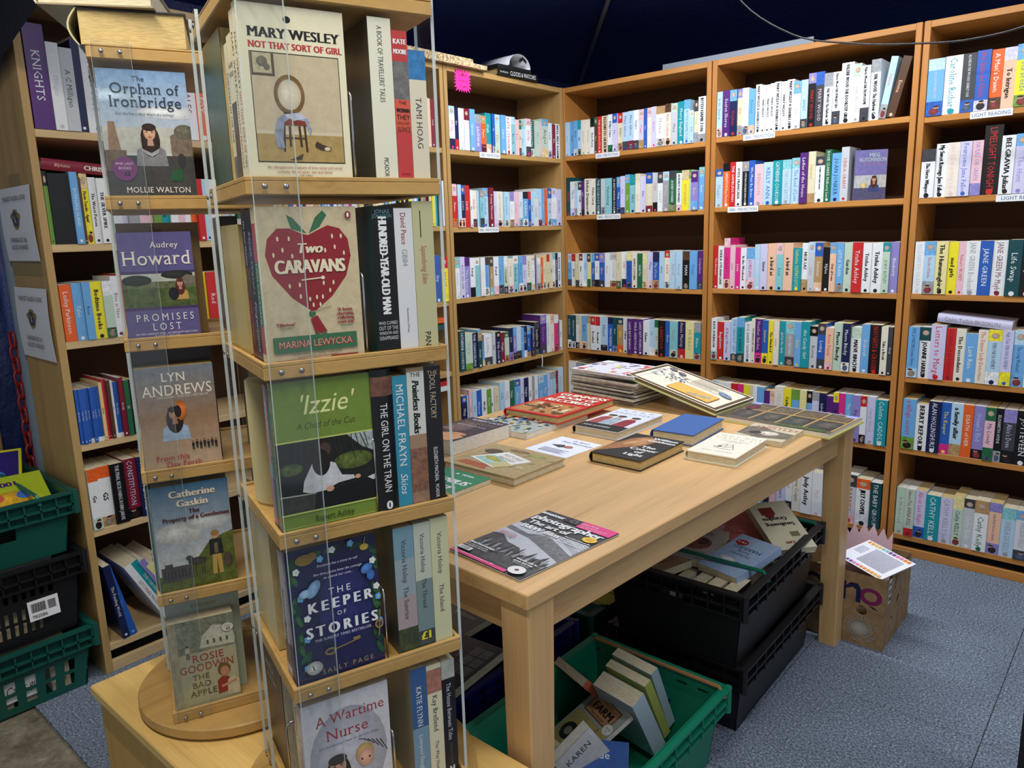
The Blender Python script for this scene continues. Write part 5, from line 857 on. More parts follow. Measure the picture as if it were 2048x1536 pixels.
tier(RL, 2, 1, [
    dict(s=(.124, .180, .036), c=(.62, .54, .46), b=[(0, .14, (.80, .74, .62)), (.14, .55, (.60, .52, .46, .3)), (.55, 1, (.52, .52, .54, .2))], t=[S('LYN ANDREWS', .75, .3, (.85, .82, .76), 's', .3)], a=a_lyn, l='brown paperback of a dark curly-haired woman, cover outwards'),
    dict(s=(.128, .205, .028), c=(.16, .13, .12), b=[(0, .8, (.15, .12, .11)), (.8, 1, (.30, .22, .2))], t=[S('H', .07, .1, (.7, .66, .6), 's', .4)], l='dark brown paperback second behind the curly-haired woman'),
    dict(s=(.110, .186, .022), c=(.34, .27, .18), b=[(0, .5, (.22, .18, .15)), (.5, 1, (.42, .34, .22, .2))], t=[S('HOWARD', .75, .4, (.82, .72, .50), 's', .6), S('SQUARE', .28, .4, (.8, .8, .78), 's', .6)], l='bronze-spined paperback innermost behind the curly-haired woman')], LR(2))
def a_prop(a):
    a.grad(0, 0, 1, 1, (.86, .86, .84, .35), (.22, .42, .56, .12)); a.ell(.3, .55, .3, .1, (.80, .80, .78, .3)); a.ell(.7, .62, .3, .08, (.76, .78, .78, .3)); a.poly([(0, 0), (0, .16), (.4, .2), (.7, .44), (1, .5), (1, 0)], (.36, .40, .16, .5)); a.rect(.03, .10, .42, .24, (.30, .28, .26, .5)); a.rect(.08, .22, .18, .27, (.28, .26, .24, .4))
    for i in range(8): a.rect(.06 + i * .045, .13, .075 + i * .045, .20, (.16, .16, .16))
    figure(a, .76, .10, .42, (.14, .14, .15), (.74, .60, .30), (.62, .46, .24)); a.rect(.735, .30, .785, .40, (.42, .40, .28)); a.ell(.5, .26, .12, .035, (.28, .26, .24, .5)); a.ell(.40, .30, .045, .022, (.26, .24, .22)); [a.line(x, .25, x, .12, .014, (.26, .24, .22)) for x in (.43, .47, .55, .58)]; a.ell(.90, .22, .06, .07, (.36, .30, .26, .5))
    a.text('Catherine', .53, .915, .065, (.90, .84, .74), st='sb', maxw=.60); a.text('Gaskin', .52, .825, .065, (.90, .84, .74), st='sb', maxw=.44); a.text('The', .53, .745, .04, (.32, .08, .10), st='sb', maxw=.16); a.text('Property of a Gentleman', .55, .685, .04, (.32, .08, .10), st='sb', maxw=.86)
tier(RL, 1, 1, [
    dict(s=(.128, .198, .034), n='hardback', c=(.40, .50, .54), b=[(0, 1, (.38, .46, .46, .4))], a=a_prop, l='hardback of a blonde woman with wolfhounds by a house, cover outwards'),
    dict(s=(.122, .194, .022), c=(.66, .64, .54), l='plain pale paperback behind the wolfhound cover'), dict(s=(.124, .200, .026), c=(.52, .42, .22), l='ochre paperback innermost behind the wolfhound cover')], LR(1))
def a_apple(a):
    a.rect(0, 0, 1, 1, (.66, .66, .54, .12)); a.rect(0, .62, 1, 1, (.48, .50, .42, .6)); a.poly([(.45, .66), (.5, .80), (.68, .90), (.95, .86), (1, .7), (.98, .64)], (.74, .75, .68, .3)); [a.rect(.56 + i * .1, .69, .595 + i * .1, .74, (.36, .36, .32)) for i in range(4)]; figure(a, .26, .56, .16, (.72, .70, .62), (.36, .34, .30)); a.rect(0, 0, .12, 1, (.62, .60, .50, .3))
    a.text('ROSIE', .56, .555, .085, (.60, .18, .18), st='s', maxw=.50); a.text('GOODWIN', .53, .445, .09, (.60, .18, .18), st='s', maxw=.84); a.text('THE', .42, .335, .065, (.20, .22, .18), st='s', maxw=.30); a.text('BAD', .42, .245, .068, (.20, .22, .18), st='s', maxw=.30); a.text('APPLE', .44, .15, .070, (.20, .22, .18), st='s', maxw=.44)
    a.ell(.78, .36, .10, .075, (.46, .33, .20, .3)); a.ell(.79, .335, .07, .055, (.72, .52, .40)); a.poly([(.66, .08), (.66, .24), (.74, .28), (.84, .26), (.88, .10)], (.55, .16, .14, .2)); a.poly([(.80, .04), (.82, .22), (.92, .26), (1, .20), (1, .04)], (.76, .72, .60, .2)); a.line(.72, .16, .96, .20, .045, (.74, .54, .42)); a.ell(.90, .84, .10, .055, 'k'); a.ell(.90, .84, .094, .051, (.82, .82, .76)); a.text('3 for', .90, .855, .022, 'k', st='i', maxw=.12); a.text('\u00a35', .91, .822, .028, 'k', st='b', maxw=.1)
tier(RL, 0, 1, [
    dict(s=(.112, .172, .032), c=(.66, .66, .54), b=[(0, .55, (.66, .62, .52, .3)), (.55, 1, (.72, .70, .58))], p=PAGE, t=[S('ROSIE GOODWIN', .7, .4, (.55, .3, .28), 's', .3)], a=a_apple, l='sepia paperback of children hugging, round price sticker, cover outwards'),
    dict(s=(.128, .202, .020), c=(.62, .68, .62), p=PAGEW, a=lambda a: a.text('Vincent', .5, .92, .05, (.5, .46, .32), st='si', maxw=.6), t=[S('LOST IN', .6, .4, 'H', 's', .4)], l='taller pale green paperback behind the sepia cover'), dict(s=(.126, .190, .024), c=(.72, .66, .46), l='yellowed paperback innermost behind the sepia cover')], LR(0))
tier(RL, 3, 2, [dict(s=(.126, .195, .026), c=(.84, .84, .84), t=[S('ANNA', .3, .2, 'D', 's', .3)], l='white paperback, outer of two white spines'), dict(s=(.126, .195, .026), c=(.84, .84, .84), t=[S('LEGACY OF GREYLADIES', .55, .6, 'D', 's', .3)], l='white paperback, inner of two white spines'), dict(s=(.128, .2, .03), c=(.10, .09, .09), l='black paperback beside the purple cover')], LR(3))
for lv, c in ((4, (.72, .66, .46)), (2, (.46, .40, .30)), (1, (.70, .62, .38)), (0, (.76, .72, .56))):
    tier(RL, lv, 2, [dict(s=(.128, .19, .03), c=c, l='plain worn paperback, spine outwards at the far side'), dict(s=(.126, .18, .028), c=tuple(x * .8 for x in c), l='darker worn paperback, spine outwards at the middle')], LR(lv))
for lv, c, nm in ((4, (.66, .62, .40), 'straw'), (3, (.62, .50, .22), 'ochre'), (2, (.60, .56, .40), 'khaki'), (1, (.66, .58, .32), 'mustard'), (0, (.62, .52, .26), 'tawny')):
    tier(RL, lv, 4, [dict(s=(.128, .178, .03), c=c, l=nm + ' paperback facing sideways')], LR(lv))
# hardbacks lying on top of the rack
book('hardback', RL @ T(-.118, .085, LV[5] + .0575) @ RZ(-6) @ RX(-90) @ T(0, 0, -.185), .158, .235, .0565, (.10, .12, .15), [(0, .235, (.74, .72, .54, .15))], hard=True, rnd=.014, pg=PAGEY, label='thick hardback with dark jacket lying on top of a revolving rack', cat='book')
book('hardback', RL @ T(-.150, .09, LV[5] + .099) @ RZ(-12) @ RX(-90) @ T(0, 0, -.185), .165, .235, .040, (.62, .56, .46), [(0, .235, (.80, .78, .66, .1))], hard=True, pg=PAGE, rnd=.008, label='hardback with pale page edge, uppermost on a revolving rack', cat='book')

# ------------------------------------------------------------------ crates
def plastic(name, c, rough=.42): return plain(name, c, rough, bumps=(140, .15, .001))
PBLK, PGRN, PTEAL, PBLU = plastic('black_crate_plastic', (.075, .075, .085)), plastic('green_crate_plastic', (.06, .50, .38), .38), plastic('dark_green_crate_plastic', (.05, .31, .27)), plastic('blue_crate_plastic', (.05, .10, .40))
def panel(mb, L, H, t, holes):
    xs = sorted({0, L} | {v for h in holes for v in h[:2]}); zs = sorted({0, H} | {v for h in holes for v in h[2:]})
    for i in range(len(xs) - 1):
        for j in range(len(zs) - 1):
            cx, cz = (xs[i] + xs[i + 1]) / 2, (zs[j] + zs[j + 1]) / 2
            if any(h[0] < cx < h[1] and h[2] < cz < h[3] for h in holes): continue
            mb.box(xs[i], xs[i + 1], 0, t, zs[j], zs[j + 1])
def crate(M, label, W, L, H, mat, long_holes=(), end_holes=(), bars=None, taper=.022):
    e = tag(empty('crate', M), label, 'crate'); t = .004
    def shape(mb):   # walls lean outwards towards the rim
        for i, (x, y, z) in enumerate(mb.v): k = taper * (1 - max(0, min(1, z / H))); mb.v[i] = (x * (1 - k * 2 / W), y * (1 - k * 2 / L), z)
        return mb
    for s_ in (0, 1):
        mb = MB(); panel(mb, L, H, t, long_holes); mb.xf(RZ(180 * s_) @ T(W / 2, -L / 2, 0) @ RZ(90)); shape(mb).build('long_wall', mat, e)
        mb = MB(); panel(mb, W, H, t, end_holes); mb.xf(RZ(180 * s_) @ T(-W / 2, -L / 2, 0)); shape(mb).build('end_wall', mat, e)
    mb = MB(); mb.box(-W / 2 + .002, W / 2 - .002, -L / 2 + .002, L / 2 - .002, 0, .005); shape(mb).build('crate_base', mat, e)
    mb = MB(); o = .017
    for z0, z1, oo in ((H - .007, H, o), (H - .040, H - .034, o * .8), (H - .066, H - .060, o * .55)):
        for x0, x1, y0, y1 in ((W / 2 - .001, W / 2 + oo, -L / 2 - oo, L / 2 + oo), (-W / 2 - oo, -W / 2 + .001, -L / 2 - oo, L / 2 + oo), (-W / 2, W / 2, L / 2 - .001, L / 2 + oo), (-W / 2, W / 2, -L / 2 - oo, -L / 2 + .001)): mb.box(x0, x1, y0, y1, z0, z1)
    n = 9
    for i in range(n + 1):
        y = -L / 2 + L * i / n
        for sx in (-1, 1): mb.box(min(sx * W / 2, sx * (W / 2 + o * .8)), max(sx * W / 2, sx * (W / 2 + o * .8)), y - .002, y + .002, H - .064, H - .004)
        x = -W / 2 + W * i / n
        for sy in (-1, 1): mb.box(x - .002, x + .002, min(sy * L / 2, sy * (L / 2 + o * .8)), max(sy * L / 2, sy * (L / 2 + o * .8)), H - .064, H - .004)
    for sx in (-1, 1):
        for sy in (-1, 1): mb.tube([(sx * (W / 2 + o * .6), sy * (L / 2 + o * .6), H - .066), (sx * (W / 2 + o * .6), sy * (L / 2 + o * .6), H + .002)], .009, 8)
    mb.build('rim', mat, e)
    if bars:
        for y in bars[1]:
            mb = MB(); mb.tube([(-W / 2 - .01, y, H - .02), (-W / 2 + .005, y, H + .004), (W / 2 - .005, y, H + .004), (W / 2 + .01, y, H - .02)], .0055, 8); mb.build('bale_bar', bars[0], e)
    return e
HAND = lambda L, H: [(L / 2 - .055, L / 2 + .055, H - .115, H - .082)]
SLOT = lambda L, H: [(x, x + .03, H - .03, H - .022) for x in (.03, .09, .28, .34)]
def grid(L, x0, x1, n, rows, w, h): return [(x0 + i * (x1 - x0) / n, x0 + i * (x1 - x0) / n + w, z, z + h) for i in range(n) for z in rows]
GBAR = plain('green_bar_plastic', (.04, .40, .32), .4); TBAR = plain('tan_bar', (.62, .46, .30), .5)
crate(T(1.438, -1.162, 0) @ RZ(1.5), 'lower black crate of the pair under the table', .376, .565, .205, PBLK, [], [], None)
crate(T(1.443, -1.200, .207) @ RZ(1.8), 'upper black crate full of paperbacks under the table', .386, .565, .215, PBLK, [], [(.16, .225, .14, .165)] + SLOT(.386, .215), (GBAR, (.265, -.14)))
crate(T(1.447, -1.832, 0), 'bright green crate of used paperbacks under the near table end', .372, .560, .205, PGRN, [], HAND(.372, .205) + SLOT(.372, .205), (TBAR, (.272,)))
crate(T(.978, -1.815, 0), 'dark blue crate under the table beside the bright green one', .372, .560, .215, PBLU, [], HAND(.372, .215))
crate(T(.985, -1.175, 0), 'green crate with yellow leaflets deep under the table', .372, .560, .205, PTEAL)
LS = (-.224, -2.587)
crate(T(LS[0], LS[1], 0), 'bottom dark green slotted crate of the stack beside the notices', .50, .36, .195, PTEAL, grid(.36, .015, .345, 6, (.022, .068), .03, .036), [])
crate(T(LS[0], LS[1], .197), 'middle black slotted crate of the stack beside the notices', .50, .36, .232, PBLK, grid(.36, .02, .27, 11, (.03, .072), .011, .034) + grid(.36, .02, .30, 12, (.135,), .012, .022), [])
crate(T(LS[0], LS[1], .431), "top dark green crate of children's books beside the notices", .50, .36, .182, PTEAL, [(.10, .22, .075, .11)], [(.13, .24, .075, .11)], (GBAR, (.10,)))
# barcode sticker on the middle crate, handwritten card in the bottom one
def stick(name, M, wd, h, label, cat, art, col='W', t=.0008, mat=MATTE):
    mb = MB(); mb.box(0, wd, -t, 0, 0, h, C_(col)); o = mb.build(name, mat, None, M); tag(o, label, cat); a = Art((0, -t, 0), (1, 0, 0), (0, 0, 1), wd, h); art(a); a.build(o, mat, ('printed_picture', 'lettering')); return o
def a_bar(a):
    for i in range(17): a.rect(.10 + i * .028, .40, .115 + i * .028 + (i % 3) * .004, .85, 'k')
    for i in range(8): a.rect(.64, .40 + i * .055, .90, .43 + i * .055, 'k')
    a.text('782086', .34, .2, .17, 'k', maxw=.5)
stick('barcode_sticker', T(.0225, -2.552, .262) @ RZ(90) @ RX(-6), .078, .058, 'white barcode sticker on the middle black crate', 'sticker', a_bar)
stick('handwritten_card', T(-.002, -2.735, .035) @ RZ(90), .20, .09, 'white card with handwriting inside the bottom dark green crate', 'card', lambda a: a.text("Cad.. the Cad's guy", .5, .4, .28, 'k', st='i'))
# books in the stacked crates
def a_kid(c, t):
    def f(a):
        a.rect(.04, .04, .96, .96, c + (.1,)); a.ell(.5, .42, .28, .2, (.9, .7, .2, .3)); a.ell(.32, .5, .1, .1, (.85, .4, .3)); a.ell(.68, .5, .1, .1, (.3, .5, .8)); a.text(t, .5, .8, .11, 'P', st='b', maxw=.86)
    return f
YG = (.72, .80, .18)
def put(nm, M, wd, h, t, c, lab, **k): return book(nm, M, wd, h, t, c, label=lab, cat='book', **k)
CB_ = 'childrens_book'
def lay(cx, cy, cz, a, tilt, wd, h, t, roll=0): return T(cx, cy, cz) @ RZ(a) @ RX(tilt) @ RY(roll) @ RX(-90) @ T(-wd / 2, 0, -h / 2)
put(CB_, lay(-.10, -2.52, .600, 84, 22, .19, .20, .012), .19, .20, .012, YG, 'lime-framed annual leaning in the top green crate', art=a_kid(YG, '1001'), hard=True, rnd=0)
put(CB_, lay(-.30, -2.53, .615, 70, 34, .19, .22, .012), .19, .22, .012, (.86, .84, .16), 'yellow annual leaning beyond the lime one in the top green crate', art=a_kid((.20, .16, .45), 'Fables'), hard=True, rnd=0)
put(CB_, lay(-.13, -2.67, .580, 90, 4, .16, .19, .02), .16, .19, .02, (.84, .84, .84), 'white book lying at the near side of the top green crate', art=a_kid((.80, .84, .40), 'ABC'), pg=PAGEW)
put(CB_, lay(-.12, -2.56, .425, 90, 6, .20, .17, .012), .20, .17, .012, (.78, .66, .30), 'yellow learn-to-read book in the middle black crate', art=lambda a: a.text('READ-&-LEARN', .5, .12, .10, (.6, .2, .15), st='b'), pg=PAGEW)
put(CB_, T(-.012, -2.70, .215) @ RZ(0) @ T(-.02, 0, 0), .018, .09, .20, (.60, .66, .45), 'green book upright behind the slots of the middle black crate')
put(CB_, lay(-.13, -2.60, .183, 86, 3, .28, .21, .012), .28, .21, .012, (.82, .80, .68), 'cream cased book on top of the bottom dark green crate', hard=True, rnd=0)
put(CB_, lay(-.16, -2.58, .196, 82, 3, .26, .19, .010), .26, .19, .010, (.86, .84, .72), 'pale cased book stacked on the cream one in the bottom crate', hard=True, rnd=0)
for i in range(4): put(CB_, T(-.016, -2.74 + i * .075, .010) @ T(-.10, 0, 0), .10, .13, .05, random.choice([(.84, .82, .76), (.76, .74, .66), (.80, .80, .84)]), 'pale book %s from the notices seen through slots of the bottom crate' % ORD(4 - i))
# paperbacks in the black crate
def simple(t1, t2, c, tc, st='s', pic=None):
    def f(a):
        a.rect(0, 0, 1, 1, c + (.15,))
        if pic: a.ell(.5, .5, .34, .2, pic + (.5,)); a.ell(.62, .56, .12, .1, tuple(x * .5 for x in pic) + (.4,))
        a.text(t1, .5, .82, .09, tc, st=st, maxw=.86); a.text(t2, .5, .22, .08, tc, st=st, maxw=.86)
    return f
BKW = (.126, .195, .022)
def pb(M, c, lab, art, t=.022, **k): return put('paperback', M, .126, .195, t, c, lab, art=art, **k)
pb(lay(1.560, -1.035, .440, -128, -22, *BKW), (.86, .84, .72), 'cream paperback with hand-lettered title and red handbag in the upper black crate', lambda a: (a.rect(0, 0, 1, 1, (.86, .84, .72, .05)), a.text('Swallowing', .5, .50, .075, 'k', st='b'), a.text('Grandma', .55, .38, .075, 'k', st='b'), a.rect(.45, .12, .8, .28, (.50, .18, .16)), a.ell(.62, .30, .12, .05, (.50, .18, .16)), a.rect(.2, .66, .42, .76, (.50, .48, .34)), a.text('Len', .55, .88, .07, (.5, .2, .2), st='b')))
pb(lay(1.545, -1.280, .428, 168, -9, *BKW), (.62, .72, .84), 'pale blue paperback with a round red offer spot in the upper black crate', lambda a: (a.rect(0, 0, 1, 1, (.62, .72, .84, .15)), a.ell(.35, .72, .1, .06, (.45, .42, .36)), a.ell(.62, .66, .2, .06, (.88, .90, .92, .3)), a.text('Failed by', .5, .50, .06, 'N', st='s'), a.text('being', .5, .42, .06, 'N', st='s'), a.text('MARRIED', .5, .32, .075, 'N', st='s'), a.ell(.76, .2, .15, .075, (.66, .10, .14)), a.text('3 for 2', .76, .2, .04, 'W', st='b', maxw=.22)))
pb(lay(1.405, -1.255, .420, 8, 5, *BKW), (.72, .68, .66), 'grey paperback with red picture in the upper black crate', simple('BARB', 'MURPHY', (.74, .72, .72), 'N', pic=(.60, .36, .34)))
pb(lay(1.435, -1.015, .415, 20, 18, *BKW), (.78, .44, .44), 'salmon pink paperback in the upper black crate', simple('Love', 'Letter', (.80, .46, .46), 'r'))
pb(lay(1.330, -1.040, .412, 12, 10, *BKW), (.86, .66, .68), 'pale pink paperback at the far end of the upper black crate', simple('Pink', 'Days', (.86, .68, .70), 'r'))
pb(lay(1.330, -1.385, .410, 75, 0, *BKW), (.62, .46, .34), 'brown illustrated paperback in the upper black crate', simple('CHARM', 'School', (.66, .50, .38), 'r', pic=(.5, .4, .3)))
for i, (x, c) in enumerate(((1.608, (.12, .12, .12)), (1.560, (.72, .66, .52)), (1.515, (.60, .56, .46)))):
    put('paperback', T(x, -1.455, .2135) @ RZ(90), .11, .185 - .004 * i, .036, c, ('black', 'beige', 'khaki')[i] + ' paperback upright at the near end of the upper black crate')
for i in range(3): put('paperback', T(1.46 - i * .055, -1.450, .2135) @ RZ(90), .11, .170, .03, ((.86, .84, .80), (.80, .66, .20), (.62, .2, .24))[i], ('white', 'mustard', 'crimson')[i] + ' paperback upright beyond the hand hole of the upper black crate')
for i in range(2): put('paperback', flat(1.305 + i * .150, -1.31 + i * .2, .2135, .155, 0), .13, .20, .150, ((.42, .40, .38), (.46, .40, .34))[i], ('grey', 'brown')[i] + ' thick volume at the bottom of the upper black crate')
# in the bright green crate
pb(lay(1.450, -1.600, .165, 172, 68, *BKW), (.62, .70, .74), 'pale paperback standing against the far wall of the bright green crate', simple('KIMBERLEY', 'Keeping Her', (.30, .40, .46), 'W', pic=(.7, .74, .76)), t=.026)
pb(lay(1.455, -1.636, .155, 172, 66, *BKW), (.66, .70, .36), 'olive and white paperback second from the far wall of the bright green crate', simple('Lifes', 'Garden', (.66, .70, .40), 'k', pic=(.8, .8, .7)), t=.024)
pb(lay(1.462, -1.676, .146, 172, 64, *BKW), (.72, .80, .86), 'thick sky-blue paperback third from the far wall of the bright green crate', simple('ANON', 'Fern Britton', (.72, .82, .88), 'N'), t=.044)
pb(lay(1.335, -1.668, .150, 162, 48, *BKW), (.74, .40, .26), 'orange patterned paperback in the bright green crate', lambda a: (a.rect(0, 0, 1, 1, (.74, .40, .26, .2)), a.rect(0, 0, 1, .4, (.36, .42, .34, .3)), [a.ell(.1 + i * .16, .92, .05, .03, (.35, .16, .12), n=7) for i in range(6)], a.text('ROOPA FAROOKI', .5, .78, .06, (.22, .12, .10)), a.text('BITTER', .5, .42, .12, 'y', st='b'), a.text('SWEETS', .5, .26, .12, 'y', st='b')))
put('dvd_case', lay(1.405, -1.800, .135, -24, 28, .135, .190, .014), .135, .190, .014, (.34, .36, .38), 'farm machinery film case with a blue tractor in the bright green crate', pg=PAGEW, art=lambda a: (a.rect(0, 0, 1, 1, (.56, .58, .56, .1)), a.rect(.04, .03, .96, .60, (.60, .56, .34, .2)), a.rect(.12, .64, .86, .93, (.30, .18, .12)), a.rect(.14, .655, .84, .915, (.62, .46, .32)), a.text('VINTAGE', .5, .885, .035, 'k', st='s', maxw=.5), a.text('FARM', .5, .79, .11, 'k', st='sb', maxw=.62), a.text('MACHINERY', .5, .685, .035, 'k', st='s', maxw=.6), a.rect(.3, .28, .75, .42, (.22, .32, .46, .3)), a.rect(.55, .38, .78, .52, (.24, .34, .50, .2)), a.ell(.28, .30, .17, .13, (.10, .10, .10, .3)), a.ell(.28, .30, .08, .06, (.5, .48, .4)), a.ell(.74, .22, .10, .075, (.10, .10, .10)), a.line(.72, .42, .74, .6, .012, 'D'), a.ell(.88, .66, .11, .075, (.80, .80, .78)), a.text('DVD', .88, .675, .03, 'k', maxw=.14), a.text('\u00a31', .88, .635, .025, 'k', maxw=.1)))
put('paperback', T(1.490, -1.900, .028) @ RZ(66) @ RY(-34), .11, .17, .028, (.10, .10, .11), 'black and white paperback leaning in the bright green crate', txt=[S('KAREN CLARKE', .5, .8, 'W', '', .5)], art=simple('KAREN', 'CLARKE', (.84, .84, .84), 'k'), pg=PAGEW)
pb(lay(1.525, -1.925, .125, 30, 22, *BKW), (.22, .36, .62), 'blue paperback at the near end of the bright green crate', simple('Blue', 'Moon', (.22, .36, .62), 'W'))
pb(lay(1.395, -1.985, .110, -14, 14, *BKW), (.86, .80, .62), 'cream paperback at the near end of the bright green crate', simple('Harvest', 'Home', (.86, .80, .62), 'r'))
for i in range(3): put('paperback', flat(1.30 + i * .102, -2.02 + i * .02, .006, .05, 0), .095, .16, .045, ((.5, .45, .35), (.6, .62, .66), (.36, .2, .2))[i], ('olive', 'grey', 'dark red')[i] + ' paperback under the others in the bright green crate')
# on the blue crate: a Christmas novel; in the far one: yellow leaflets
def a_xmas(a):
    a.rect(0, 0, 1, 1, (.16, .14, .15, .2)); bust(a, .35, .66, .11, (.20, .14, .12), (.62, .52, .46), (.36, .22, .22)); [a.rect(.5 + (i % 2) * .22, .28 + (i // 2) * .2, .7 + (i % 2) * .22, .46 + (i // 2) * .2, (.46, .47, .48, .4)) for i in range(6)]
    a.text('Jackson', .5, .19, .06, (.8, .8, .78), st='i', maxw=.5); a.text('Christmas', .5, .08, .07, 'W', st='i', maxw=.8)
put('paperback', flat(1.030, -2.025, .2165, .024, 6), .14, .215, .024, (.16, .14, .15), 'dark Christmas novel lying on the dark blue crate', art=a_xmas)
put('paperback', flat(.86, -1.90, .2165, .02, 0), .14, .215, .02, (.34, .32, .30), 'grey paperback lying further in on the dark blue crate', art=simple('Winter', 'Tale', (.36, .34, .32), 'W'))
for i in range(3): sheetpaper('leaflet', T(1.00 + i * .012, -1.42 + i * .02, .2065 + i * .002) @ RZ(8 - i * 5), .17, .23, .0015, ((.80, .74, .36), (.76, .76, .40), (.84, .78, .36))[i], ('lowest', 'middle', 'uppermost')[i] + ' yellow leaflet on the crate deep under the table', 'leaflet', lambda a: [a.rect(.1, .8 - k * .09, .85, .82 - k * .09, (.45, .40, .2)) for k in range(7)] and a.rect(.3, .86, .9, .97, (.55, .2, .28)))

# ------------------------------------------------------------------ cardboard fruit box
def card():
    mt, nt, b = newmat('corrugated_card'); v = coords(nt, 'Object', (1, 1, 1)); n = noise(nt, v, 30, 4)
    nt.links.new(ramp(nt, n, [(.3, lin((.52, .41, .28))), (.7, lin((.64, .52, .37)))]), b.inputs['Base Color']); b.inputs['Roughness'].default_value = .8; return mt
CARD = card()
BX0, BX1, BY0, BY1, BH = 1.455, 1.797, -.786, -.495, .236
bx = tag(empty('cardboard_box', T(BX0, BY0, 0)), 'brown cardboard fruit box of books beside the far table leg', 'box'); W_, L_ = BX1 - BX0, BY1 - BY0
def ringhole(mb, W0, H0, cx, cz, r, y, n=20):
    """a wall W0 x H0 in the plane y with a round hole, 4 mm thick"""
    V = []; Fs = []; per = []
    for k in range(n):
        a_ = 2 * PI * k / n; c, s_ = math.cos(a_), math.sin(a_); V.append((cx + r * c, y, cz + r * s_))
        t = min((W0 - cx) / c if c > 1e-6 else 9, -cx / c if c < -1e-6 else 9, (H0 - cz) / s_ if s_ > 1e-6 else 9, -cz / s_ if s_ < -1e-6 else 9); per.append((cx + c * t, y, cz + s_ * t))
    cor = [(0, 0), (W0, 0), (W0, H0), (0, H0)]
    V += per
    for k in range(n):
        j = (k + 1) % n; f = [k, n + k]
        for (x, z) in cor:
            a0 = math.atan2(V[n + k][2] - cz, V[n + k][0] - cx) % (2 * PI); a1 = math.atan2(V[n + j][2] - cz, V[n + j][0] - cx) % (2 * PI); ac = math.atan2(z - cz, x - cx) % (2 * PI)
            if a1 < a0: a1 += 2 * PI
            if ac < a0: ac += 2 * PI
            if a0 < ac < a1: V.append((x, y, z)); f.append(len(V) - 1)
        Fs.append(tuple(f + [n + j, j]))
    m = len(V); V2 = [(x, y_ + .004, z) for x, y_, z in V]
    Fs += [tuple(m + i for i in f[::-1]) for f in list(Fs)] + [(k, (k + 1) % n, m + (k + 1) % n, m + k) for k in range(n)]
    mb.add(V + V2, Fs)
mb = MB(); ringhole(mb, W_, BH, .275, .118, .0165, 0); fw_ = mb.build('front_wall', CARD, bx)
mb = MB(); ringhole(mb, L_, BH - .012, .15, .118, .0165, 0); mb.xf(T(W_, 0, 0) @ RZ(90)); sw = mb.build('side_wall', CARD, bx)
mb = MB(); mb.box(0, .004, .004, L_, 0, BH - .004); mb.build('side_wall', CARD, bx)
mb = MB(); mb.box(.004, W_ - .004, L_ - .004, L_, 0, BH - .01); mb.build('back_wall', CARD, bx)
mb = MB(); mb.box(.004, W_ - .004, .004, L_ - .004, 0, .004); mb.build('box_base', CARD, bx)
a = Art((0, 0, 0), (1, 0, 0), (0, 0, 1), W_, BH)
MG, DB, SV = (.48, .14, .34), (.10, .11, .28), (.66, .64, .60)
def ring(a, x, z, r0, r1, col):
    k = W_ / BH; n = 28; P = [(x + r1 * math.cos(2 * PI * i / n), z + r1 * k * .82 * math.sin(2 * PI * i / n)) for i in range(n)]; Q = [(x + r0 * math.cos(2 * PI * i / n), z + r0 * k * .82 * math.sin(2 * PI * i / n)) for i in range(n)]
    a._put(a.m, P + Q, [(i, (i + 1) % n, n + (i + 1) % n, n + i) for i in range(n)], col)
ring(a, .875, .72, .055, .098, MG); a.poly([(.86, .60), (.90, .56), (.95, .55), (.90, .585)], 'k'); ring(a, .36, .74, .06, .105, DB); a.rect(.62, .60, .66, .86, DB); a.poly([(.66, .80), (.70, .86), (.76, .86), (.79, .80), (.79, .60), (.75, .60), (.75, .77), (.72, .80), (.66, .76)], DB); a.rect(.50, .60, .55, .86, DB)
for i in range(44): q = 2 * PI * i / 44; a.line(.80 + .085 * math.cos(q), .24 + .085 * 1.45 * .82 * math.sin(q), .80 + .115 * math.cos(q), .24 + .115 * 1.45 * .82 * math.sin(q), .006, SV)
a.ell(.80, .24, .083, .10, SV + (.1,)); s0 = 'SEAL OF QUALITY FROM SUN'
for i, ch in enumerate(s0): q = math.radians(200 - i * 13.5); a.text(ch, .80 + .14 * math.cos(q), .24 + .168 * math.sin(q), .05, SV, rot=math.degrees(q) - 90, maxw=.2)
a.build(fw_, MATTE, ('printed_mark', 'lettering'))
a = Art((W_, 0, 0), (0, 1, 0), (0, 0, 1), L_, BH); a.rect(.10, .62, .20, .95, (.84, .84, .82)); a.rect(.2, .66, .34, .98, (.56, .46, .33)); [a.text(t, .15, y, .07, 'k', st='b', maxw=.085) for t, y in (('W', .88), ('2/27', .78), ('TAK', .68))]; a.text('MASA', .36, .82, .08, (.3, .24, .18), st='s', maxw=.2, rot=90); a.rect(.25, .34, .30, .36, 'k'); a.build(sw, MATTE, ('printed_mark', 'lettering'))
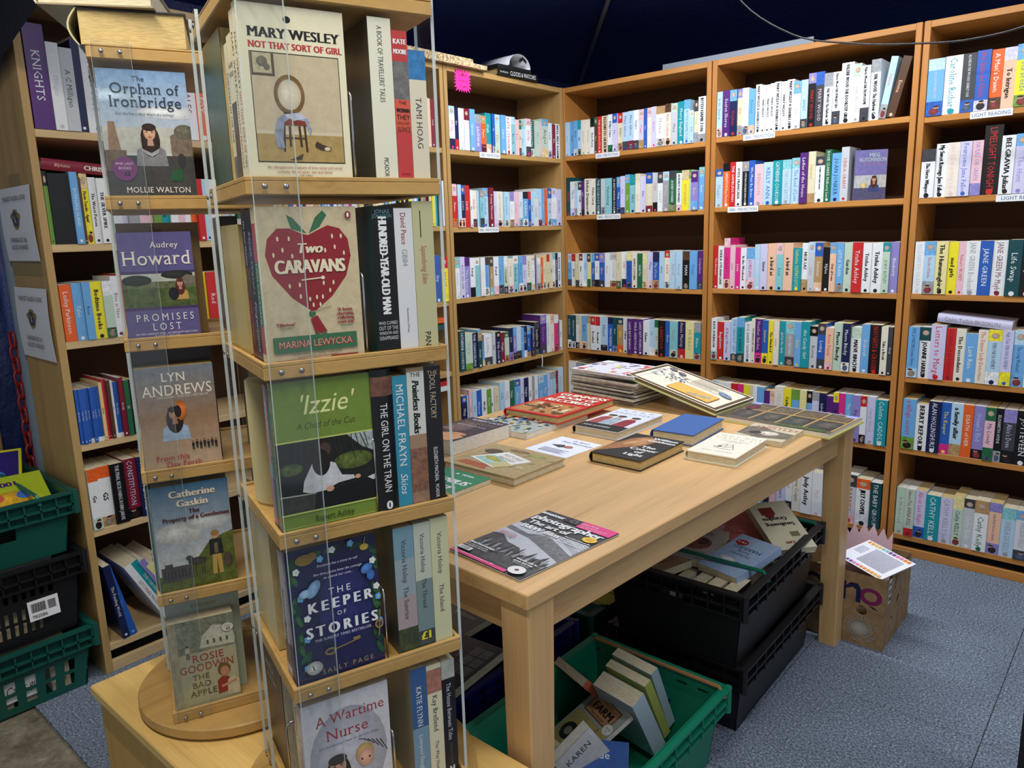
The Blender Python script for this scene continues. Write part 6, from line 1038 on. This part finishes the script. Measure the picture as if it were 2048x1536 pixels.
# inside it
put('hardback', lay(1.645, -.640, .190, -33, 10, .15, .22, .03), .15, .22, .03, (.45, .36, .26), 'brown book slanting in the cardboard box', hard=True, pg=PAGEY)
def a_recipe(a):
    a.rect(0, 0, 1, 1, (.92, .93, .96)); cs = [(.9, .6, .2), (.88, .7, .3), (.5, .75, .72), (.5, .3, .6), (.85, .5, .65), (.9, .55, .25)]
    for i in range(12): a.rect(.04 + i * .077, .88, .10 + i * .077, .97, cs[i // 2]); a.rect(.04 + i * .077, .03, .10 + i * .077, .11, cs[(i // 2 + 2) % 6])
    for i in range(14): a.rect(.30 + (i % 2) * .01, .80 - i * .045, .90, .812 - i * .045, (.35, .36, .5))
    for i in range(6): a.rect(.06, .7 - i * .05, .24, .71 - i * .05, (.5, .5, .62))
sheetpaper('recipe_card', T(1.605, -.655, .222) @ RZ(-33) @ RX(14), .20, .135, .0015, 'W', 'printed white recipe card with coloured border in the cardboard box', 'card', a_recipe)
mb = MB(); P = []
for k in range(11): P += [(-.075 + k * .015, .0, .10 + (.0 if k % 2 else .035) - abs(k - 5) * .004)]
V = [(-.078, 0, -.06), (.078, 0, -.06)] + P[::-1]; n = len(V); mb.add(V + [(x, .0012, z) for x, y, z in V], [tuple(range(n)), tuple(range(2 * n - 1, n - 1, -1))] + [(i, n + i, n + (i + 1) % n, (i + 1) % n) for i in range(n)], C_((.90, .76, .80)))
tag(mb.build('star_card', MATTE, None, T(1.665, -.530, .172) @ RZ(4) @ RX(-8)), 'pale pink star-edged card standing in the cardboard box', 'card')

# ------------------------------------------------------------------ on and around the bookcases
# red annual lying across the second shelf of the notice bookcase
def lying(unit, r, u0, z, wd, t, dep, col, nm, lab, txt=None, tc='W', tilt=0, hard=True):
    M, W = UM[unit]   # spine to the front, text reading along the shelf
    o = book(nm, M @ T(u0, .004, ZS[unit][r] + .0216 + z) @ RY(tilt) @ RZ(0) @ Matrix(((0, 0, 1, 0), (1, 0, 0, 0), (0, 1, 0, 0), (0, 0, 0, 1))), dep, wd, t, col, hard=hard, rnd=.003 if hard else 0, label=lab, cat='book')
    if txt:
        a = Art((-.003 if hard else 0, t, 0), (0, -1, 0), (0, 0, 1), t, wd, .0006)
        for (s_, c0, span, cc, st, k) in txt: a.text(s_, .5, c0, k * t / wd, cc, rot=90, st=st, maxw=span, res=3)
        a.build(o)
    return o
lying('E', 4, .025, .203, .25, .030, .18, 'r', 'childrens_book', "red annual lying across the second shelf of notice bookcase", [S('CHRISTMAS', .62, .5, 'I', 'sb', .42), S('Blytons', .2, .24, 'E', 'si', .3)], tilt=4)
lying('E', 2, .026, .0, .17, .012, .14, 'W', 'childrens_book', 'white book with orange edge flat at the front of notice bookcase', None, hard=False)
lying('D', 2, .115, .217, .235, .030, .14, 'l', 'hardback', 'silver-white hardback lying across books on light-reading bookcase', [S('Colm Toibin', .30, .42, 'H', 's', .42), S('BROOKLYN', .68, .34, 'H', '', .42)], tilt=5)
lying('A2', 2, .60, .22, .16, .02, .13, 'O', 'childrens_book', 'orange book lying on others beside the pink-star bookcase', None, hard=False)
lying('A2', 2, .60, .19, .16, .022, .13, 'Q', 'childrens_book', 'dark teal book lying under the orange one beside the pink-star bookcase', None, hard=False)
lying('A2', 1, .58, .20, .18, .022, .13, 'W', 'childrens_book', 'white book lying low beside the pink-star bookcase', None, hard=False)
lying('A2', 1, .57, .223, .18, .018, .13, 'R', 'childrens_book', 'red book lying on the low white one beside the pink-star bookcase', None, hard=False)
# the book shown cover-out at the end of its row
def a_meg(a): a.rect(0, 0, 1, 1, (.46, .44, .66, .25)); a.rect(0, .25, 1, .5, (.72, .72, .72, .3)); a.rect(0, 0, 1, .25, (.30, .30, .42, .3)); a.text('MEG', .6, .90, .07, 'g', st='s', maxw=.4); a.text('HUTCHINSON', .55, .81, .075, 'g', st='s', maxw=.86); a.text('The Judas Touch', .55, .73, .035, (.75, .4, .45), st='s', maxw=.7); bust(a, .62, .42, .12, (.30, .16, .10), dress=(.22, .25, .45)); a.ell(.3, .3, .1, .06, (.85, .75, .5, .4))
M, W = UM['C']
book('paperback', M @ T(.595, .010, ZS['C'][4] + .0218) @ RZ(26), .112, .186, .026, (.48, .46, .66), [(0, .186, (.52, .52, .68, .4))], txt=[S('MEG HUTCHINSON', .6, .6, (.6, .35, .45), 's', .4)], art=a_meg, label='lilac paperback turned cover outwards at the row end, middle back bookcase', cat='book')
# pink star notice
mb = MB(); n = 22; V = []
for k in range(n * 2): q = PI * k / n; r = (.052 if k % 2 == 0 else .037); sq = min(1.25, 1 / max(abs(math.cos(q)), abs(math.sin(q)))); V.append((r * sq * math.cos(q), 0, r * sq * .92 * math.sin(q)))
N = len(V); mb.add(V + [(x, .001, z) for x, y, z in V], [tuple(range(N)), tuple(range(2 * N - 1, N - 1, -1))] + [(i, N + i, N + (i + 1) % N, (i + 1) % N) for i in range(N)], C_((.98, .20, .60)))
st_ = mb.build('star_notice', MATTE, None, UM['A'][0] @ T(.108, -.004, 1.938)); tag(st_, 'fluorescent pink star notice pinned under the bookcase top', 'notice')
a = Art((-.04, 0, -.035), (1, 0, 0), (0, 0, 1), .08, .07); a.text('Postcards', .5, .82, .13, 'k', st='i', maxw=.85); a.text('in a nut cut', .5, .5, .12, 'k', st='i', maxw=.85); a.text('(1.. each)', .55, .18, .13, 'k', st='i', maxw=.8); a.build(st_, MATTE)
mb = MB(); mb.lathe([(.0001, 0), (.004, .0), (.004, .003), (.0001, .005)], 10); mb.xf(T(0.002, -.001, .027) @ RX(90)); mb.build('drawing_pin', plain('brass_pin', (.85, .68, .3), .25, 1), st_, smooth=True)
# chipboard planks on top
def chip():
    mt, nt, b = newmat('chipboard'); vo = node(nt, 'ShaderNodeTexVoronoi'); vo.inputs['Scale'].default_value = 160; nt.links.new(coords(nt, 'World', (1, 1, 1)), vo.inputs['Vector'])
    bw = node(nt, 'ShaderNodeRGBToBW'); nt.links.new(vo.outputs['Color'], bw.inputs[0]); nt.links.new(ramp(nt, bw.outputs[0], [(.2, lin((.52, .43, .30))), (.5, lin((.72, .62, .45))), (.8, lin((.84, .77, .62)))]), b.inputs['Base Color']); b.inputs['Roughness'].default_value = .85; return mt
CH = chip()
for k, (y0, y1, z0, z1, x1) in enumerate(((-1.45, -.572, 1.9915, 2.010, .028), (-1.45, -.652, 2.0102, 2.0265, .022))):
    mb = MB(); mb.cbox(-.27, x1, y0, y1, z0, z1, .0008); tag(mb.build('chipboard_plank', CH), ('lower', 'upper')[k] + ' chipboard plank on top of the bookcases behind the racks', 'plank')
# clocks and watches book and a curling magazine above the corner
o = book('hardback', UM['A'][0] @ T(.33, -.006, 1.9915) @ RZ(-2) @ Matrix(((0, 0, 1, 0), (1, 0, 0, 0), (0, 1, 0, 0), (0, 0, 0, 1))), .20, .265, .030, (.10, .11, .08), [(0, .265, (.09, .10, .08))], hard=True, rnd=.003, pg=PAGEY, label='dark hardback about clocks lying on top of the pink-star bookcase', cat='book')
a = Art((-.003, .030, 0), (0, -1, 0), (0, 0, 1), .030, .265, .0006); a.text('The World of', .5, .14, .03, 'W', rot=90, st='s', maxw=.2, res=3); a.text('CLOCKS & WATCHES', .5, .62, .07, 'W', rot=90, st='s', maxw=.66, res=3); a.build(o)
cm = tag(empty('curled_magazine', UM['A'][0] @ T(.40, .0, 2.0225)), 'curling black-and-white magazine on the clocks book', 'magazine')
mb = MB(); mb.cbox(-.06, .17, .0, .2, 0, .018, .001, C_((.12, .12, .12))); mb.build('pages', MATTE, cm)
mb = MB(); nn = 14; V = []
for i in range(nn + 1):
    q = PI * (1.15 * i / nn) - .15; x, z = .085 - .075 * math.cos(q), .018 + .058 * max(0, math.sin(q)) + (.0 if i > 2 else .002)
    V += [(x, -.004, z), (x, .19, z)]
mb.add(V, [(2 * i, 2 * i + 2, 2 * i + 3, 2 * i + 1) for i in range(nn)], C_((.84, .84, .86))); ff = mb.build('curled_cover', PRINT, cm, smooth=True); sm = ff.modifiers.new('thickness', 'SOLIDIFY'); sm.thickness = .0008
mb = MB()
for i in range(5, 12): mb.box(.045 + i * .007, .052 + i * .007, -.006, -.0045, .052 - abs(i - 8) * .004, .066 - abs(i - 8) * .004, C_('k'))
mb.build('lettering', MATTE, cm)
# metal angle bar on top of the back bookcases
mb = MB(); mb.cbox(.545, 1.205, .012, .015, 1.9912, 2.0145, .0005); mb.cbox(.545, 1.205, .015, .045, 1.9912, 1.9942, .0005)
tag(mb.build('metal_angle', plain('dull_aluminium', (.50, .53, .56), .55, .4)), 'dull grey metal angle lying along the tops of back bookcases', 'metal bar')
# hanging cable
def camray(u_, v_, Y):
    d = fw + rt2 * ((u_ - 1024) / F_PX) - up2 * ((v_ - 768) / F_PX); k = (Y - CAM.y) / d.y; return CAM + d * k
ctl = [(.985, -.36, 2.40), (1.04, -.33, 2.135), (1.24, -.30, 1.965), (1.455, -.30, 1.896), (1.655, -.30, 1.861), (1.81, -.30, 1.848), (1.975, -.30, 1.868), (2.2, -.32, 1.95), (2.5, -.4, 2.2), (2.62, -.45, 2.46)]
P = []
for i in range(len(ctl) - 1):
    p0, p1, p2, p3 = [Vector(ctl[max(0, min(len(ctl) - 1, i + k))]) for k in (-1, 0, 1, 2)]
    for s_ in range(6): t = s_ / 6; P.append(.5 * ((2 * p1) + (p2 - p0) * t + (2 * p0 - 5 * p1 + 4 * p2 - p3) * t * t + (3 * p1 - p0 - 3 * p2 + p3) * t ** 3))
P.append(Vector(ctl[-1])); mb = MB(); mb.tube(P, .0032, 8); tag(mb.build('hanging_cable', plain('black_cable', (.11, .10, .10), .25), smooth=True), 'thin black cable drooping across the back bookcases', 'cable')
# notices on the end panel
def notice(z0, z1, x0, x1, l2, lab):
    wd, h = x1 - x0, z1 - z0; o = None
    mb = MB(); nseg = 8; V = []
    for i in range(nseg + 1):
        t = i / nseg; bow = .004 * math.sin(PI * t) + .001
        V += [(0, -bow, t * h), (wd, -bow - .002, t * h)]
    mb.add(V, [(2 * i, 2 * i + 1, 2 * i + 3, 2 * i + 2) for i in range(nseg)], C_((.86, .87, .88))); o = mb.build('notice', MATTE, None, T(x0, -2.3745, z0)); tag(o, lab, 'notice'); m_ = o.modifiers.new('thickness', 'SOLIDIFY'); m_.thickness = .0005
    a = Art((0, -.0075, 0), (1, 0, 0), (0, 0, 1), wd, h); GO, BL = (.55, .48, .28), (.22, .26, .40)
    a.text('MARKET RASEN LIONS', .52, .85, .065, (.2, .2, .22), st='s', maxw=.9); a.ell(.5, .57, .11, .13, GO); a.ell(.5, .57, .085, .10, BL); a.ell(.5, .57, .058, .068, GO); a.ell(.5, .57, .05, .06, BL); a.text('L', .5, .57, .08, (.80, .80, .74), st='sb'); a.ell(.40, .61, .045, .04, GO); a.ell(.60, .61, .045, .04, GO); a.rect(.45, .675, .55, .70, GO); a.poly([(.42, .47), (.58, .47), (.5, .43)], GO)
    a.text(l2, .5, .29, .062, (.2, .2, .22), st='s', maxw=.74); a.text('UNLESS MARKED', .5, .19, .062, (.2, .2, .22), st='s', maxw=.74); a.build(o, MATTE, ('emblem', 'lettering'))
notice(1.263, 1.470, -.298, -.022, 'PAPERBACKS 50p', 'upper white notice pricing paperbacks on the end panel')
notice(.978, 1.186, -.292, -.012, 'HARDBACKS \u00a31', 'lower white notice pricing hardbacks on the end panel')
TAPE = acrylic('brown_tape', True)
for k, (z0_, x0_, x1_) in enumerate(((1.466, -.20, -.10), (1.222, -.285, -.03))):
    mb = MB(); mb.box(x0_, x1_, -2.3732, -2.3725, z0_, z0_ + .038, C_((.60, .52, .32))); tag(mb.build('packing_tape', PRINT), ('short', 'long')[k] + ' strip of brown packing tape on the notice bookcase end', 'tape')
# dark tarpaulin flap at the top of the end panel
sheet('tarpaulin_flap', (-.15, -2.405, 1.75), (.42, -2.405, 1.875), (.42, -2.36, 2.5), (-.15, -2.36, 2.34), 14, .012, TARPD, kind='thing', label='black tarpaulin flap drooping over the end of notice bookcase')['category'] = 'tarpaulin'
# tent leg, chain and storage beyond the crates
tl = tag(empty('padded_post', T(-.335, -2.352, 0)), 'grey padded tent post behind the notice bookcase', 'post')
mb = MB(); mb.tube([(0, 0, 0), (.004, 0, .6), (-.003, 0, 1.2), (0, 0, 1.86)], [.028, .030, .027, .03], 12); mb.build('padding', plain('blue_grey_padding', (.44, .50, .55), .7, bumps=(20, .4, .01)), tl, smooth=True)
mb = MB(); mb.tube([(-.07, -.01, 0), (-.07, -.01, 1.9)], .024, 10); mb.build('navy_sleeve', TARP, tl, smooth=True)
ch = tag(empty('plastic_chain', T(-.345, -2.388, 0)), 'red plastic chain hanging on the grey tent post', 'chain'); REDP = plain('red_plastic', (.52, .10, .10), .35)
mb = MB(); R = []
for i in range(16): q = 2 * PI * i / 16; R.append((.0115 * math.cos(q), 0, .019 * math.sin(q) + (.006 if math.sin(q) > 0 else -.006)))
mb.tube(R, .0045, 6, closed=True); lk = mb.mesh('chain_link'); lk.materials.append(REDP); lk.polygons.foreach_set('use_smooth', [True] * len(lk.polygons))
for i in range(14): link('chain_link', lk, ch, T(0, 0, 1.02 - i * .040) @ RZ(90 * (i % 2) + 20))
bx2 = tag(empty('storage_box', T(-.590, -2.62, 0)), 'tall brown cardboard carton beyond the crate stack', 'box')
mb = MB(); mb.cbox(-.0, .085, 0, .20, .0, .9, .003); mb.build('carton', CARD, bx2)
mb = MB(); mb.cbox(.03, .05, -.001, .201, .0, .9015, .001, C_((.62, .52, .36))); mb.build('parcel_tape', MATTE, bx2)
# black cabinet just entering at the right
sp = tag(empty('black_cabinet', T(2.232, -1.60, 0) @ RZ(-4)), 'black cabinet edge beside the blue carpet', 'cabinet')
mb = MB(); mb.cbox(0, .30, 0, .30, 0, .60, .004); mb.build('cabinet_body', plain('black_laminate', (.03, .03, .035), .5), sp)
mb = MB(); mb.cbox(-.0, .302, -.004, .0, .02, .58, .001); mb.build('door', plain('black_laminate_door', (.035, .035, .04), .45), sp)
# ribbon marker of a large book
mb = MB(); V = [(-.003, 0, 0), (.003, 0, 0), (.004, -.002, -.03), (-.002, -.002, -.03), (.002, -.001, -.062), (-.004, -.001, -.062)]; mb.add(V, [(0, 1, 2, 3), (3, 2, 4, 5)], C_('W'))
rb = mb.build('ribbon_marker', MATTE, None, UM['A'][0] @ T(.600, -.004, ZS['A'][2] + .018)); tag(rb, 'white ribbon marker hanging below a purple novel on the fourth shelf', 'ribbon'); rb.modifiers.new('thickness', 'SOLIDIFY').thickness = .0005
